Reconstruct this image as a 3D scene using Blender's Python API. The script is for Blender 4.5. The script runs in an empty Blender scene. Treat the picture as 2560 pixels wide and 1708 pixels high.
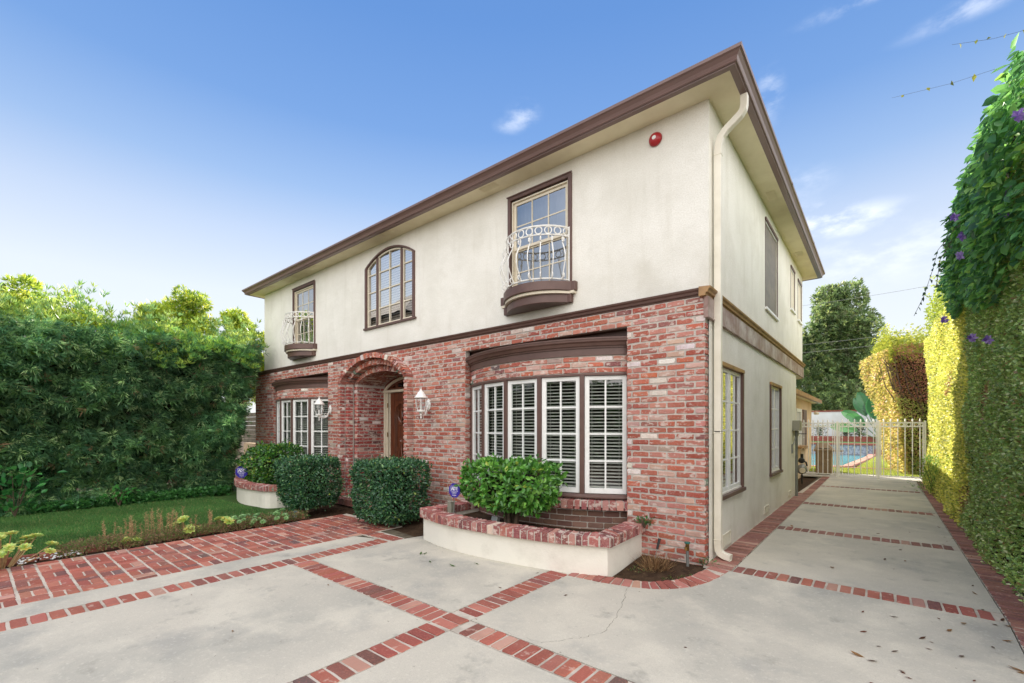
import bpy, bmesh, math, random
import numpy as np
from mathutils import Vector, Matrix
R = math.radians
rnd = random.Random(7)
nr = np.random.RandomState(11)
S = bpy.context.scene
COL = S.collection

# ------------------------------------------------------------------ camera
YAW = 39.41
cam_d = bpy.data.cameras.new("camera"); cam = bpy.data.objects.new("camera", cam_d); COL.objects.link(cam)
CAM = Vector((1.4971, -5.3060, 1.5))
cam.location = CAM; cam.rotation_euler = (R(90), 0, R(YAW))
cam_d.sensor_width = 36; cam_d.lens = 1123.3/2560*36; cam_d.shift_y = (1070-854)/2560
cam_d.clip_start = .05; cam_d.clip_end = 2000
S.camera = cam
def pixdir(px, py):       # direction of a photo pixel, used only to aim clouds of the sky
    a = (px-1280)/1123.3; b = -(py-1070)/1123.3; y = R(YAW)
    return Vector((-math.sin(y)+a*math.cos(y), math.cos(y)+a*math.sin(y), b)).normalized()

# ------------------------------------------------------------------ world, sun, exposure
SUN_EL = R(27); SUN_TO = Vector((-.715, .70, 0)).normalized()*math.cos(SUN_EL)+Vector((0, 0, math.sin(SUN_EL)))
SKY_STR = .115
W = bpy.data.worlds.new("World"); S.world = W; W.use_nodes = True
nt = W.node_tree; N = nt.nodes; LK = nt.links
for n in list(N): N.remove(n)
def wn(t, **k):
    n = N.new(t)
    for a, b in k.items(): setattr(n, a, b)
    return n
out = wn('ShaderNodeOutputWorld'); bg = wn('ShaderNodeBackground'); bg.inputs[1].default_value = SKY_STR
sky = wn('ShaderNodeTexSky', sky_type='NISHITA', sun_disc=False)
sky.sun_elevation = SUN_EL; sky.sun_rotation = math.atan2(SUN_TO.x, SUN_TO.y)
sky.air_density = 1.0; sky.dust_density = .0; sky.ozone_density = 1.5
tc = wn('ShaderNodeTexCoord'); sep = wn('ShaderNodeSeparateXYZ'); LK.new(tc.outputs['Generated'], sep.inputs[0])
ramp = wn('ShaderNodeValToRGB'); LK.new(sep.outputs[2], ramp.inputs[0])
cr = ramp.color_ramp
stops = [(0, (4.8, 4.9, 5.0)), (.12, (4.7, 4.85, 5.0)), (.25, (4.3, 4.6, 4.95)), (.36, (3.05, 3.65, 4.75)), (.44, (1.85, 2.75, 4.4)), (.54, (1.0, 1.95, 3.95)), (.67, (.66, 1.55, 3.6)), (1, (.45, 1.1, 2.9))]
while len(cr.elements) < len(stops): cr.elements.new(.5)
for e, (p, c) in zip(cr.elements, stops): e.position = p; e.color = (c[0]/8, c[1]/8, c[2]/8, 1)
mul8 = wn('ShaderNodeVectorMath', operation='SCALE'); LK.new(ramp.outputs[0], mul8.inputs[0]); mul8.inputs[3].default_value = 8*.86
mixs = wn('ShaderNodeMix', data_type='RGBA'); mixs.inputs[0].default_value = .92
LK.new(sky.outputs[0], mixs.inputs[6]); LK.new(mul8.outputs[0], mixs.inputs[7])
# bright lobe added to the sky behind and beside camera, fill for shaded walls
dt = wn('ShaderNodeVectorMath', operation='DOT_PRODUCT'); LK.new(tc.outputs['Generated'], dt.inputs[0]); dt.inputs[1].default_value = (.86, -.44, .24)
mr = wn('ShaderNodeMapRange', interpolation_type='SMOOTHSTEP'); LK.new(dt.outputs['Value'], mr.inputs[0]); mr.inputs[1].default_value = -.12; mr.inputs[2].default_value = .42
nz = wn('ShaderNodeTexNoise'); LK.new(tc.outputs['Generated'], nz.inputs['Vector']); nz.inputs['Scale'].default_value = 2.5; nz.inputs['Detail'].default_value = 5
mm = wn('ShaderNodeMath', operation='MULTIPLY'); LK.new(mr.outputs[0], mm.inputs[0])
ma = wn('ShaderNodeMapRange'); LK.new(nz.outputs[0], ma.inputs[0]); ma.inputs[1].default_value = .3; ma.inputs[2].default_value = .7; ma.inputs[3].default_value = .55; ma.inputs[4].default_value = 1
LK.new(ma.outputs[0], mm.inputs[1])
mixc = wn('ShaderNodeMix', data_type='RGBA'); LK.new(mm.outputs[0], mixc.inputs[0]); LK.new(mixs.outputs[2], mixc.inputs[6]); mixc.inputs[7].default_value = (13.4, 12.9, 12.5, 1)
# small white clouds
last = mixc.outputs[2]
nz2 = wn('ShaderNodeTexNoise'); mp = wn('ShaderNodeMapping'); mp.inputs['Scale'].default_value = (1, 1, 2.2)
LK.new(tc.outputs['Generated'], mp.inputs[0]); LK.new(mp.outputs[0], nz2.inputs['Vector']); nz2.inputs['Scale'].default_value = 13; nz2.inputs['Detail'].default_value = 7; nz2.inputs['Roughness'].default_value = .6
for px, py, sx, sz, st in [(1310, 285, .032, .022, .42), (1275, 315, .03, .014, .3), (2100, 555, .09, .026, .7), (2010, 545, .06, .026, .5), (1925, 240, .022, .045, .4), (2170, -12, .09, .012, .35), (2480, -8, .09, .016, .4), (2010, 455, .05, .03, .2), (2200, 640, .25, .05, .3)]:
    d = pixdir(px, py); rt = Vector((-d.y, d.x, 0)).normalized()*-1; up = rt.cross(d).normalized()
    a1 = wn('ShaderNodeVectorMath', operation='DOT_PRODUCT'); LK.new(tc.outputs['Generated'], a1.inputs[0]); a1.inputs[1].default_value = rt/sx
    a2 = wn('ShaderNodeVectorMath', operation='DOT_PRODUCT'); LK.new(tc.outputs['Generated'], a2.inputs[0]); a2.inputs[1].default_value = up/sz
    a3 = wn('ShaderNodeVectorMath', operation='DOT_PRODUCT'); LK.new(tc.outputs['Generated'], a3.inputs[0]); a3.inputs[1].default_value = d
    c = wn('ShaderNodeCombineXYZ'); LK.new(a1.outputs['Value'], c.inputs[0]); LK.new(a2.outputs['Value'], c.inputs[1])
    ln = wn('ShaderNodeVectorMath', operation='LENGTH'); LK.new(c.outputs[0], ln.inputs[0])
    f1 = wn('ShaderNodeMapRange', interpolation_type='SMOOTHSTEP'); LK.new(ln.outputs['Value'], f1.inputs[0]); f1.inputs[1].default_value = 1.3; f1.inputs[2].default_value = 0; 
    f2 = wn('ShaderNodeMapRange', interpolation_type='SMOOTHSTEP'); LK.new(nz2.outputs[0], f2.inputs[0]); f2.inputs[1].default_value = .38; f2.inputs[2].default_value = .68
    f3 = wn('ShaderNodeMath', operation='GREATER_THAN'); LK.new(a3.outputs['Value'], f3.inputs[0]); f3.inputs[1].default_value = 0
    m1 = wn('ShaderNodeMath', operation='MULTIPLY'); LK.new(f1.outputs[0], m1.inputs[0]); LK.new(f2.outputs[0], m1.inputs[1])
    m2 = wn('ShaderNodeMath', operation='MULTIPLY'); LK.new(m1.outputs[0], m2.inputs[0]); LK.new(f3.outputs[0], m2.inputs[1])
    m3 = wn('ShaderNodeMath', operation='MULTIPLY'); LK.new(m2.outputs[0], m3.inputs[0]); m3.inputs[1].default_value = st
    mx = wn('ShaderNodeMix', data_type='RGBA'); LK.new(m3.outputs[0], mx.inputs[0]); LK.new(last, mx.inputs[6]); mx.inputs[7].default_value = (6.2, 6.3, 6.5, 1); last = mx.outputs[2]
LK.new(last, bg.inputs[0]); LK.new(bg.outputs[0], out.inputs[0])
sun_d = bpy.data.lights.new("sun", 'SUN'); sun_d.energy = 4.6; sun_d.angle = R(.5); sun_d.color = (1, .93, .8)
sun = bpy.data.objects.new("sun", sun_d); COL.objects.link(sun); sun.location = (-20, 20, 20)
sun.rotation_euler = (-SUN_TO).to_track_quat('-Z', 'Y').to_euler()
S.view_settings.view_transform = 'Standard'; S.view_settings.look = 'None'; S.view_settings.gamma = 1; S.view_settings.exposure = 1.02
S.cycles.max_bounces = 8; S.cycles.transparent_max_bounces = 12; S.cycles.transmission_bounces = 4; S.cycles.diffuse_bounces = 4; S.cycles.caustics_reflective = False; S.cycles.caustics_refractive = False

# ------------------------------------------------------------------ helpers
def lin(r, g, b, k=1.):
    f = lambda c: (c/255/12.92 if c <= 10 else ((c/255+.055)/1.055)**2.4)*k
    return (f(r), f(g), f(b), 1)
OFF = {}
def tag(o, label=None, cat=None, group=None, kind=None):
    if label: o['label'] = label
    if cat: o['category'] = cat
    if group: o['group'] = group
    if kind: o['kind'] = kind
    return o
def empty(name, loc, label, cat, group=None):
    o = bpy.data.objects.new(name, None); COL.objects.link(o); o.location = loc; o.empty_display_size = .2
    OFF[o.name] = Vector(loc); return tag(o, label, cat, group)
def link_mesh(name, me, parent, off):
    o = bpy.data.objects.new(name, me); COL.objects.link(o)
    if parent is not None: o.parent = parent; OFF[o.name] = off
    else: OFF[o.name] = Vector((0, 0, 0))
    return o
def ident(u, v, d): return (u, v, d)
class MB:
    def __init__(s): s.v = []; s.f = []; s.m = []; s.c = []
    def add(s, vs, fs, m=0, c=None):
        b = len(s.v); s.v += [tuple(p) for p in vs]
        for f in fs: s.f.append([i+b for i in f]); s.m.append(m); s.c.append(c)
    def box(s, x0, x1, y0, y1, z0, z1, m=0, M=None, c=None, mp=None):
        vs = [(x, y, z) for z in (z0, z1) for y in (y0, y1) for x in (x0, x1)]
        if M is not None: vs = [M @ Vector(p) for p in vs]
        if mp: vs = [mp(*p) for p in vs]
        s.add(vs, [(0, 2, 3, 1), (4, 5, 7, 6), (0, 1, 5, 4), (2, 6, 7, 3), (0, 4, 6, 2), (1, 3, 7, 5)], m, c)
    def tube(s, pts, r, n=8, m=0, caps=True, c=None, closed=False):
        pts = [Vector(p) for p in pts]; k = len(pts); rr = r if isinstance(r, (list, tuple)) else [r]*k
        vs = []; prev = None
        for i, p in enumerate(pts):
            if closed: t = pts[(i+1) % k]-pts[i-1]
            else: t = pts[min(i+1, k-1)]-pts[max(i-1, 0)]
            t.normalize()
            if prev is None: a = t.orthogonal().normalized()
            else:
                a = prev-t*prev.dot(t)
                a = a.normalized() if a.length > 1e-6 else t.orthogonal().normalized()
            prev = a; b = t.cross(a)
            for j in range(n):
                th = 2*math.pi*j/n; vs.append(p+(a*math.cos(th)+b*math.sin(th))*rr[i])
        fs = []
        for i in range(k if closed else k-1):
            i2 = (i+1) % k
            for j in range(n): fs.append((i*n+j, i*n+(j+1) % n, i2*n+(j+1) % n, i2*n+j))
        if caps and not closed: fs.append(tuple(range(n))[::-1]); fs.append(tuple((k-1)*n+j for j in range(n)))
        s.add(vs, fs, m, c)
    def rev(s, prof, cx, cy, n=16, m=0, M=None, c=None):
        vs = []
        for r, z in prof:
            for j in range(n):
                th = 2*math.pi*j/n; p = Vector((r*math.cos(th), r*math.sin(th), z))
                p = M @ p if M is not None else p+Vector((cx, cy, 0)); vs.append(p)
        fs = [(i*n+j, i*n+(j+1) % n, (i+1)*n+(j+1) % n, (i+1)*n+j) for i in range(len(prof)-1) for j in range(n)]
        s.add(vs, fs, m, c)
    def strip(s, A, B, m=0, c=None):
        n = len(A); s.add(list(A)+list(B), [(i, i+1, n+i+1, n+i) for i in range(n-1)], m, c)
    def sweep(s, prof, path, closed=False, m=0, cap=True):
        # path: list of (point, outward vec); profile (out, up)
        vs = []; n = len(prof)
        for P, o in path:
            P = Vector(P); o = Vector(o)
            for a, z in prof: vs.append(P+o*a+Vector((0, 0, z)))
        k = len(path); fs = []
        for i in range(k if closed else k-1):
            i2 = (i+1) % k
            for j in range(n): fs.append((i*n+j, i2*n+j, i2*n+(j+1) % n, i*n+(j+1) % n))
        if cap and not closed: fs.append(tuple(range(n))); fs.append(tuple((k-1)*n+j for j in range(n))[::-1])
        s.add(vs, fs, m)
    def build(s, name, mats, parent=None, smooth=False, bevel=0, solid=0):
        me = bpy.data.meshes.new(name); off = OFF[parent.name] if parent is not None else Vector((0, 0, 0))
        V = [(p[0]-off.x, p[1]-off.y, p[2]-off.z) for p in s.v]
        me.from_pydata(V, [], s.f)
        if not isinstance(mats, (list, tuple)): mats = [mats]
        for m in mats: me.materials.append(MT[m])
        me.polygons.foreach_set('material_index', s.m)
        if any(c is not None for c in s.c):
            at = me.attributes.new('bcol', 'FLOAT_COLOR', 'FACE')
            at.data.foreach_set('color', np.array([c if c is not None else (.5, .5, .5, 1) for c in s.c], dtype=np.float32).ravel())
        if smooth: me.polygons.foreach_set('use_smooth', [True]*len(s.f))
        me.update(); o = link_mesh(name, me, parent, off)
        if not s.c or all(c is None for c in s.c):
            bm = bmesh.new(); bm.from_mesh(me); bmesh.ops.recalc_face_normals(bm, faces=bm.faces); bm.to_mesh(me); bm.free()
        if bevel:
            b = o.modifiers.new('bevel', 'BEVEL'); b.width = bevel; b.segments = 2; b.limit_method = 'ANGLE'; b.angle_limit = R(40)
        return o
def ring_path(n0, n1, n, fn): return [fn(n0+(n1-n0)*i/n) for i in range(n+1)]

# ------------------------------------------------------------------ materials
MT = {}
def mat(name, col, rough=.7, metal=0, spec=.5, noise=None, bump=None, attr=False, transl=0, coat=0, build=None):
    m = bpy.data.materials.new(name); m.use_nodes = True; t = m.node_tree; n = t.nodes; l = t.links
    p = n['Principled BSDF']; p.inputs['Base Color'].default_value = col if len(col) == 4 else (*col, 1)
    p.inputs['Roughness'].default_value = rough; p.inputs['Metallic'].default_value = metal; p.inputs['Specular IOR Level'].default_value = spec
    if coat: p.inputs['Coat Weight'].default_value = coat; p.inputs['Coat Roughness'].default_value = .15
    tcn = n.new('ShaderNodeTexCoord'); vec = tcn.outputs['Object']; cur = None
    if attr:
        a = n.new('ShaderNodeAttribute'); a.attribute_name = 'bcol'; cur = a.outputs['Color']
    if noise:
        for (sc, c2, lo, hi, det, fac, *st) in noise:
            nn = n.new('ShaderNodeTexNoise'); nn.inputs['Scale'].default_value = sc; nn.inputs['Detail'].default_value = det; nn.inputs['Roughness'].default_value = .6
            if st: 
                mpn = n.new('ShaderNodeMapping'); mpn.inputs['Scale'].default_value = st[0]; l.new(vec, mpn.inputs[0]); l.new(mpn.outputs[0], nn.inputs['Vector'])
            else: l.new(vec, nn.inputs['Vector'])
            r = n.new('ShaderNodeMapRange'); l.new(nn.outputs[0], r.inputs[0]); r.inputs[1].default_value = lo; r.inputs[2].default_value = hi; r.inputs[4].default_value = fac
            mx = n.new('ShaderNodeMix'); mx.data_type = 'RGBA'; l.new(r.outputs[0], mx.inputs[0])
            if cur is None: mx.inputs[6].default_value = col if len(col) == 4 else (*col, 1)
            else: l.new(cur, mx.inputs[6])
            mx.inputs[7].default_value = c2 if len(c2) == 4 else (*c2, 1); cur = mx.outputs[2]
    if cur is not None: l.new(cur, p.inputs['Base Color'])
    if bump:
        prev = None
        for (sc, st, dist, det) in bump:
            nn = n.new('ShaderNodeTexNoise'); nn.inputs['Scale'].default_value = sc; nn.inputs['Detail'].default_value = det; l.new(vec, nn.inputs['Vector'])
            b = n.new('ShaderNodeBump'); b.inputs['Strength'].default_value = st; b.inputs['Distance'].default_value = dist; l.new(nn.outputs[0], b.inputs['Height'])
            if prev: l.new(prev, b.inputs['Normal'])
            prev = b.outputs[0]
        l.new(prev, p.inputs['Normal'])
    if transl:
        tr = n.new('ShaderNodeBsdfTranslucent'); hs = n.new('ShaderNodeHueSaturation'); hs.inputs['Hue'].default_value = .48; hs.inputs['Saturation'].default_value = 1.0; hs.inputs['Value'].default_value = 1.9
        if cur is not None: l.new(cur, hs.inputs['Color'])
        else: hs.inputs['Color'].default_value = col
        l.new(hs.outputs[0], tr.inputs[0]); ms = n.new('ShaderNodeMixShader'); ms.inputs[0].default_value = transl
        l.new(p.outputs[0], ms.inputs[1]); l.new(tr.outputs[0], ms.inputs[2]); l.new(ms.outputs[0], n['Material Output'].inputs[0])
    MT[name] = m; return m
mat('stucco', lin(241, 238, 229), .92, spec=.2, noise=[(1.1, lin(208, 204, 190), .42, .68, 5, .5), (5, lin(196, 190, 172), .54, .76, 5, .3, (1, 1, .12)), (1.6, lin(200, 194, 178), .56, .7, 6, .3), (60, lin(212, 206, 190), .4, .7, 2, .4)], bump=[(85, .55, .006, 3), (9, .35, .012, 2)])
mat('stucco_soffit', lin(240, 230, 200), .92, spec=.2, noise=[(2, lin(210, 196, 160), .4, .7, 4, .5)], bump=[(60, .4, .005, 3)])
mat('planter_stucco', lin(236, 231, 218), .9, spec=.2, noise=[(2.5, lin(205, 199, 184), .5, .75, 5, .6), (14, lin(170, 162, 146), .68, .8, 4, .5)], bump=[(55, .5, .006, 3)])
mat('brown_paint', lin(100, 74, 66), .45, noise=[(8, lin(78, 56, 50), .4, .7, 4, .5)], bump=[(30, .15, .003, 2)])
mat('brown_soffit', lin(112, 88, 76), .6)
mat('weathered_board', lin(150, 122, 112), .55, noise=[(2.2, lin(205, 196, 190), .42, .62, 6, .8), (9, lin(92, 66, 52), .6, .75, 5, .6), (40, lin(120, 96, 84), .5, .7, 2, .3)], bump=[(25, .2, .003, 3)])
mat('ochre_moulding', lin(168, 130, 84), .5, noise=[(6, lin(120, 84, 58), .45, .7, 4, .7)])
mat('gutter_metal', lin(122, 96, 90), .35, spec=.6, noise=[(3, lin(104, 82, 76), .4, .7, 3, .5)])
mat('white_paint', lin(238, 238, 234), .4, noise=[(20, lin(214, 212, 205), .5, .75, 3, .4)])
mat('cream_paint', lin(222, 212, 190), .5, noise=[(12, lin(196, 184, 160), .5, .75, 3, .5)])
mat('white_iron', lin(236, 234, 228), .4, spec=.5, noise=[(30, lin(205, 198, 186), .55, .75, 3, .5)])
mat('cream_metal', lin(232, 226, 210), .4, noise=[(4, lin(204, 196, 176), .4, .7, 3, .5)])
mat('mortar', lin(182, 173, 164), .95, spec=.1, noise=[(.8, lin(208, 200, 188), .4, .62, 4, .8), (30, lin(150, 142, 134), .45, .7, 3, .4)], bump=[(70, .8, .006, 3)])
BW = lin(214, 198, 186)
mat('brick', lin(176, 84, 74), .88, spec=.25, attr=True, noise=[(5, lin(128, 74, 70), .5, .75, 5, .35), (60, lin(204, 146, 132), .48, .75, 2, .45), (3, lin(200, 150, 138), .5, .75, 4, .35), (11, BW, .54, .60, 7, .72, (1, 1, 1.9)), (26, lin(176, 164, 154), .60, .66, 5, .8, (1, 1, 1.5))], bump=[(45, .8, .006, 4), (160, .5, .002, 2)])
mat('brick_plain', lin(118, 78, 70), .8, spec=.25, attr=True, noise=[(8, lin(92, 62, 56), .45, .7, 4, .5)], bump=[(70, .4, .004, 3)])
mat('brick_floor', lin(168, 84, 70), .8, spec=.3, attr=True, noise=[(2.2, lin(118, 80, 70), .5, .72, 5, .4), (70, lin(196, 124, 104), .5, .75, 2, .4), (1.3, lin(186, 142, 124), .5, .75, 4, .3), (14, lin(208, 182, 166), .60, .68, 7, .5)], bump=[(50, .7, .005, 4)])
mat('grout_floor', lin(196, 186, 172), .95, spec=.1, noise=[(4, lin(130, 118, 104), .45, .7, 5, .7)], bump=[(80, .7, .005, 3)])
mat('concrete', lin(194, 187, 172), .88, spec=.25, noise=[(.55, lin(168, 165, 154), .42, .60, 7, .75), (1.7, lin(208, 201, 184), .5, .64, 6, .6), (1.3, lin(150, 149, 143), .55, .68, 9, .6), (4.5, lin(138, 135, 126), .60, .72, 9, .5), (24, lin(96, 90, 80), .71, .75, 3, .6), (120, lin(158, 153, 140), .5, .72, 2, .45), (35, lin(214, 209, 194), .56, .7, 3, .35)], bump=[(130, .4, .003, 3), (12, .2, .006, 3)])
mat('joint_dirt', lin(86, 78, 66), .95, spec=.1, noise=[(6, lin(120, 112, 96), .45, .65, 4, .7)])
mat('soil', lin(78, 62, 48), .95, spec=.1, noise=[(9, lin(50, 38, 30), .4, .65, 6, .8), (40, lin(120, 98, 74), .6, .75, 3, .6)], bump=[(35, 1, .02, 5)])
mat('grass_ground', lin(70, 100, 54), .95, spec=.1, noise=[(1.6, lin(96, 112, 58), .45, .7, 5, .7), (30, lin(34, 60, 30), .4, .65, 4, .6)], bump=[(90, 1, .02, 4)])
mat('grass_blades', (.06, .12, .03), .6, spec=.3, attr=True, transl=.25)
mat('leaf', (.06, .12, .03), .42, spec=.5, attr=True, transl=.34)
mat('leaf_glossy', (.06, .12, .03), .28, spec=.6, attr=True, transl=.2)
mat('leaf_matte', (.06, .12, .03), .65, spec=.25, attr=True, transl=.34)
mat('flower', lin(160, 120, 190), .5, attr=True, transl=.3)
mat('bark', lin(104, 88, 72), .9, noise=[(12, lin(66, 52, 42), .4, .65, 5, .8)], bump=[(30, .8, .01, 4)])
mat('dark_twigs', lin(44, 42, 30), .95, spec=.1, noise=[(6, lin(28, 34, 20), .4, .6, 4, .8)])
mat('dry_stalk', lin(176, 148, 108), .85, spec=.2, noise=[(20, lin(140, 104, 78), .4, .7, 3, .7)])
mat('door_wood', lin(112, 62, 38), .3, spec=.5, coat=.3, noise=[(3, lin(62, 30, 20), .38, .66, 6, .85, (9, 9, .7)), (14, lin(140, 82, 50), .5, .75, 5, .4, (5, 5, .5))])
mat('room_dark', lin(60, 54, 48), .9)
mat('blind', lin(226, 222, 212), .5)
mat('curtain', lin(150, 152, 160), .9, transl=.3)
mat('screen_mesh', lin(112, 104, 92), .55, noise=[(4, lin(140, 128, 104), .45, .7, 3, .5, (3, 1, 1)), (3, lin(84, 78, 70), .5, .7, 4, .5, (1, 1, 3))])
mat('brass', lin(120, 92, 50), .35, metal=.9)
mat('black_metal', lin(44, 44, 44), .45, metal=.3)
mat('grey_metal', lin(140, 142, 138), .45, metal=.5, noise=[(14, lin(110, 108, 100), .45, .7, 4, .5)])
mat('grey_plastic', lin(150, 148, 132), .5)
mat('bell_red', lin(168, 34, 40), .35)
mat('sign_blue', lin(52, 42, 150), .35)
mat('sign_white', lin(240, 240, 245), .4)
mat('green_valve', lin(20, 96, 84), .4)
mat('tan_metal', lin(150, 128, 96), .55, noise=[(6, lin(120, 100, 74), .4, .7, 3, .5)])
mat('shingle', lin(128, 122, 114), .9, noise=[(10, lin(96, 92, 88), .4, .65, 4, .8)], bump=[(20, .6, .02, 3)])
mat('siding', lin(148, 138, 122), .85, noise=[(5, lin(112, 100, 86), .4, .65, 4, .7)])
mat('lamp_glass', lin(215, 222, 225), .15, spec=.6)
mat('white_wall', lin(226, 228, 228), .9, spec=.2, noise=[(1.2, lin(205, 205, 200), .45, .7, 4, .6)], bump=[(40, .3, .006, 2)])
mat('peach_stucco', lin(226, 200, 168), .92, spec=.2, noise=[(1.5, lin(208, 180, 148), .45, .7, 4, .6)], bump=[(60, .4, .006, 3)])
mat('red_brick_plain', lin(150, 84, 72), .85, noise=[(8, lin(120, 64, 56), .45, .65, 4, .7)])
mat('tile_band', lin(120, 124, 138), .4, noise=[(14, lin(170, 176, 190), .48, .54, 1, .8)])
mat('asphalt_shingle', lin(96, 80, 72), .9, noise=[(9, lin(70, 58, 52), .4, .6, 4, .8)])
mat('crack_dark', lin(98, 95, 86), .95, spec=.05)
def glassmat(name, tint, refl, base=None, alpha=1.):
    m = bpy.data.materials.new(name); m.use_nodes = True; t = m.node_tree; n = t.nodes; l = t.links; n.remove(n['Principled BSDF'])
    tr = n.new('ShaderNodeBsdfTransparent'); tr.inputs[0].default_value = tint; gl = n.new('ShaderNodeBsdfGlossy'); gl.inputs['Roughness'].default_value = .01; gl.inputs[0].default_value = (1, 1, 1, 1)
    fr = n.new('ShaderNodeLayerWeight'); fr.inputs[0].default_value = .5; pw = n.new('ShaderNodeMath'); pw.operation = 'POWER'; l.new(fr.outputs['Facing'], pw.inputs[0]); pw.inputs[1].default_value = 3.5; ad = n.new('ShaderNodeMath'); ad.operation = 'MULTIPLY_ADD'; l.new(pw.outputs[0], ad.inputs[0]); ad.inputs[1].default_value = .8; ad.inputs[2].default_value = refl; ad.use_clamp = True
    nn = n.new('ShaderNodeTexNoise'); nn.inputs['Scale'].default_value = 1.3; b = n.new('ShaderNodeBump'); b.inputs['Strength'].default_value = .12; b.inputs['Distance'].default_value = .02
    tcn = n.new('ShaderNodeTexCoord'); l.new(tcn.outputs['Object'], nn.inputs['Vector']); l.new(nn.outputs[0], b.inputs['Height']); l.new(b.outputs[0], gl.inputs['Normal'])
    ms = n.new('ShaderNodeMixShader'); l.new(ad.outputs[0], ms.inputs[0]); l.new(tr.outputs[0], ms.inputs[1]); l.new(gl.outputs[0], ms.inputs[2]); l.new(ms.outputs[0], n['Material Output'].inputs[0])
    MT[name] = m
glassmat('window_glass', (.82, .86, .86, 1), .09)
glassmat('window_glass_strong', (.75, .8, .82, 1), .36)
glassmat('window_glass_mirror', (.85, .88, .9, 1), .60)
glassmat('clear_glass', (.9, .92, .92, 1), .06)
mw = mat('pool_water', lin(70, 165, 165), .06, spec=.6, noise=[(3, lin(96, 186, 196), .4, .7, 3, .6)], bump=[(5, .25, .03, 3)])

# ------------------------------------------------------------------ bricks
def pick(pal):
    t = rnd.random()*sum(w for w, _ in pal)
    for w, c in pal:
        t -= w
        if t <= 0: break
    k = rnd.uniform(.86, 1.14); c = lin(*c); return (c[0]*k, c[1]*k*rnd.uniform(.94, 1.06), c[2]*k*rnd.uniform(.92, 1.08), 1)
PAL_WALL = [(32, (172, 98, 80)), (20, (158, 82, 68)), (18, (184, 122, 108)), (8, (184, 102, 78)), (7, (150, 98, 90)), (10, (194, 160, 146)), (2.6, (224, 214, 206)), (1.2, (122, 76, 76)), (2.0, (172, 154, 140)), (.35, (92, 124, 108)), (.25, (96, 88, 86))]
PAL_JAMB = [(30, (150, 62, 58)), (22, (132, 54, 52)), (14, (168, 84, 76)), (5, (100, 60, 60)), (3, (70, 60, 62)), (3, (190, 160, 146)), (2, (222, 212, 200))]
PAL_CAP = [(30, (146, 86, 84)), (22, (128, 74, 74)), (16, (166, 102, 94)), (8, (178, 128, 118)), (6, (110, 70, 70)), (3, (206, 180, 168))]
PAL_FLOOR = [(34, (158, 92, 78)), (22, (146, 80, 69)), (14, (170, 108, 92)), (9, (130, 82, 74)), (6, (112, 76, 72)), (8, (180, 138, 122)), (2, (104, 84, 80))]
PAL_FLOOR2 = [(30, (142, 100, 90)), (22, (128, 90, 82)), (16, (152, 112, 100)), (10, (116, 88, 82)), (8, (172, 138, 124))]
PAL_DARK = [(1, (130, 98, 86)), (1, (140, 108, 94)), (.6, (118, 86, 78))]
def brick(mb, mp, u0, u1, v0, v1, d0, d1, col, jit=.0025, ch=.004, nu=1):
    j = lambda a=jit: rnd.uniform(-a, a); c = min(.008, (u1-u0)*.16, (v1-v0)*.2)
    um = (u0+u1)/2
    mids_b = [(u0+(u1-u0)*t, v0) for t in ((.33, .66) if nu > 1 else (.5,))]; mids_t = [(u, v1) for u, _ in mids_b[::-1]]
    o = [(u0+c, v0)]+mids_b+[(u1-c, v0), (u1, v0+c), (u1, v1-c), (u1-c, v1)]+mids_t+[(u0+c, v1), (u0, v1-c), (u0, v0+c)]
    o = [(a+j(), b+j()) for a, b in o]; n = len(o); vm = (v0+v1)/2; hu = (u1-u0)/2; hv = (v1-v0)/2
    dj = rnd.uniform(-.003, .003)*min(1, jit/.0025); d1 = d1+dj
    V = [mp(a, b, d0) for a, b in o]+[mp(a, b, d1-ch) for a, b in o]+[mp(um+(a-um)*(1-ch/hu), vm+(b-vm)*(1-ch/hv), d1+j(jit*.5)) for a, b in o]
    F = []
    for i in range(n):
        k = (i+1) % n; F.append((i, k, n+k, n+i)); F.append((n+i, n+k, 2*n+k, 2*n+i))
    F.append(tuple(2*n+i for i in range(n))); mb.add(V, F, 0, col)
def course(mb, mp, u0, u1, v, h, L, off, pal, d0=-.012, d1=0, joint=.017, jit=.0034, nu=2):
    u = u0-((off) % (L+joint))
    while u < u1:
        a = max(u, u0); b = min(u+L+rnd.uniform(-.006, .006), u1)
        if b-a > .03: brick(mb, mp, a, b, v, v+h, d0, d1, pick(pal), jit, .004, nu if b-a > .12 else 1)
        u += L+joint
PITCH = .0728; BH = .0545; BL = .197

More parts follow.
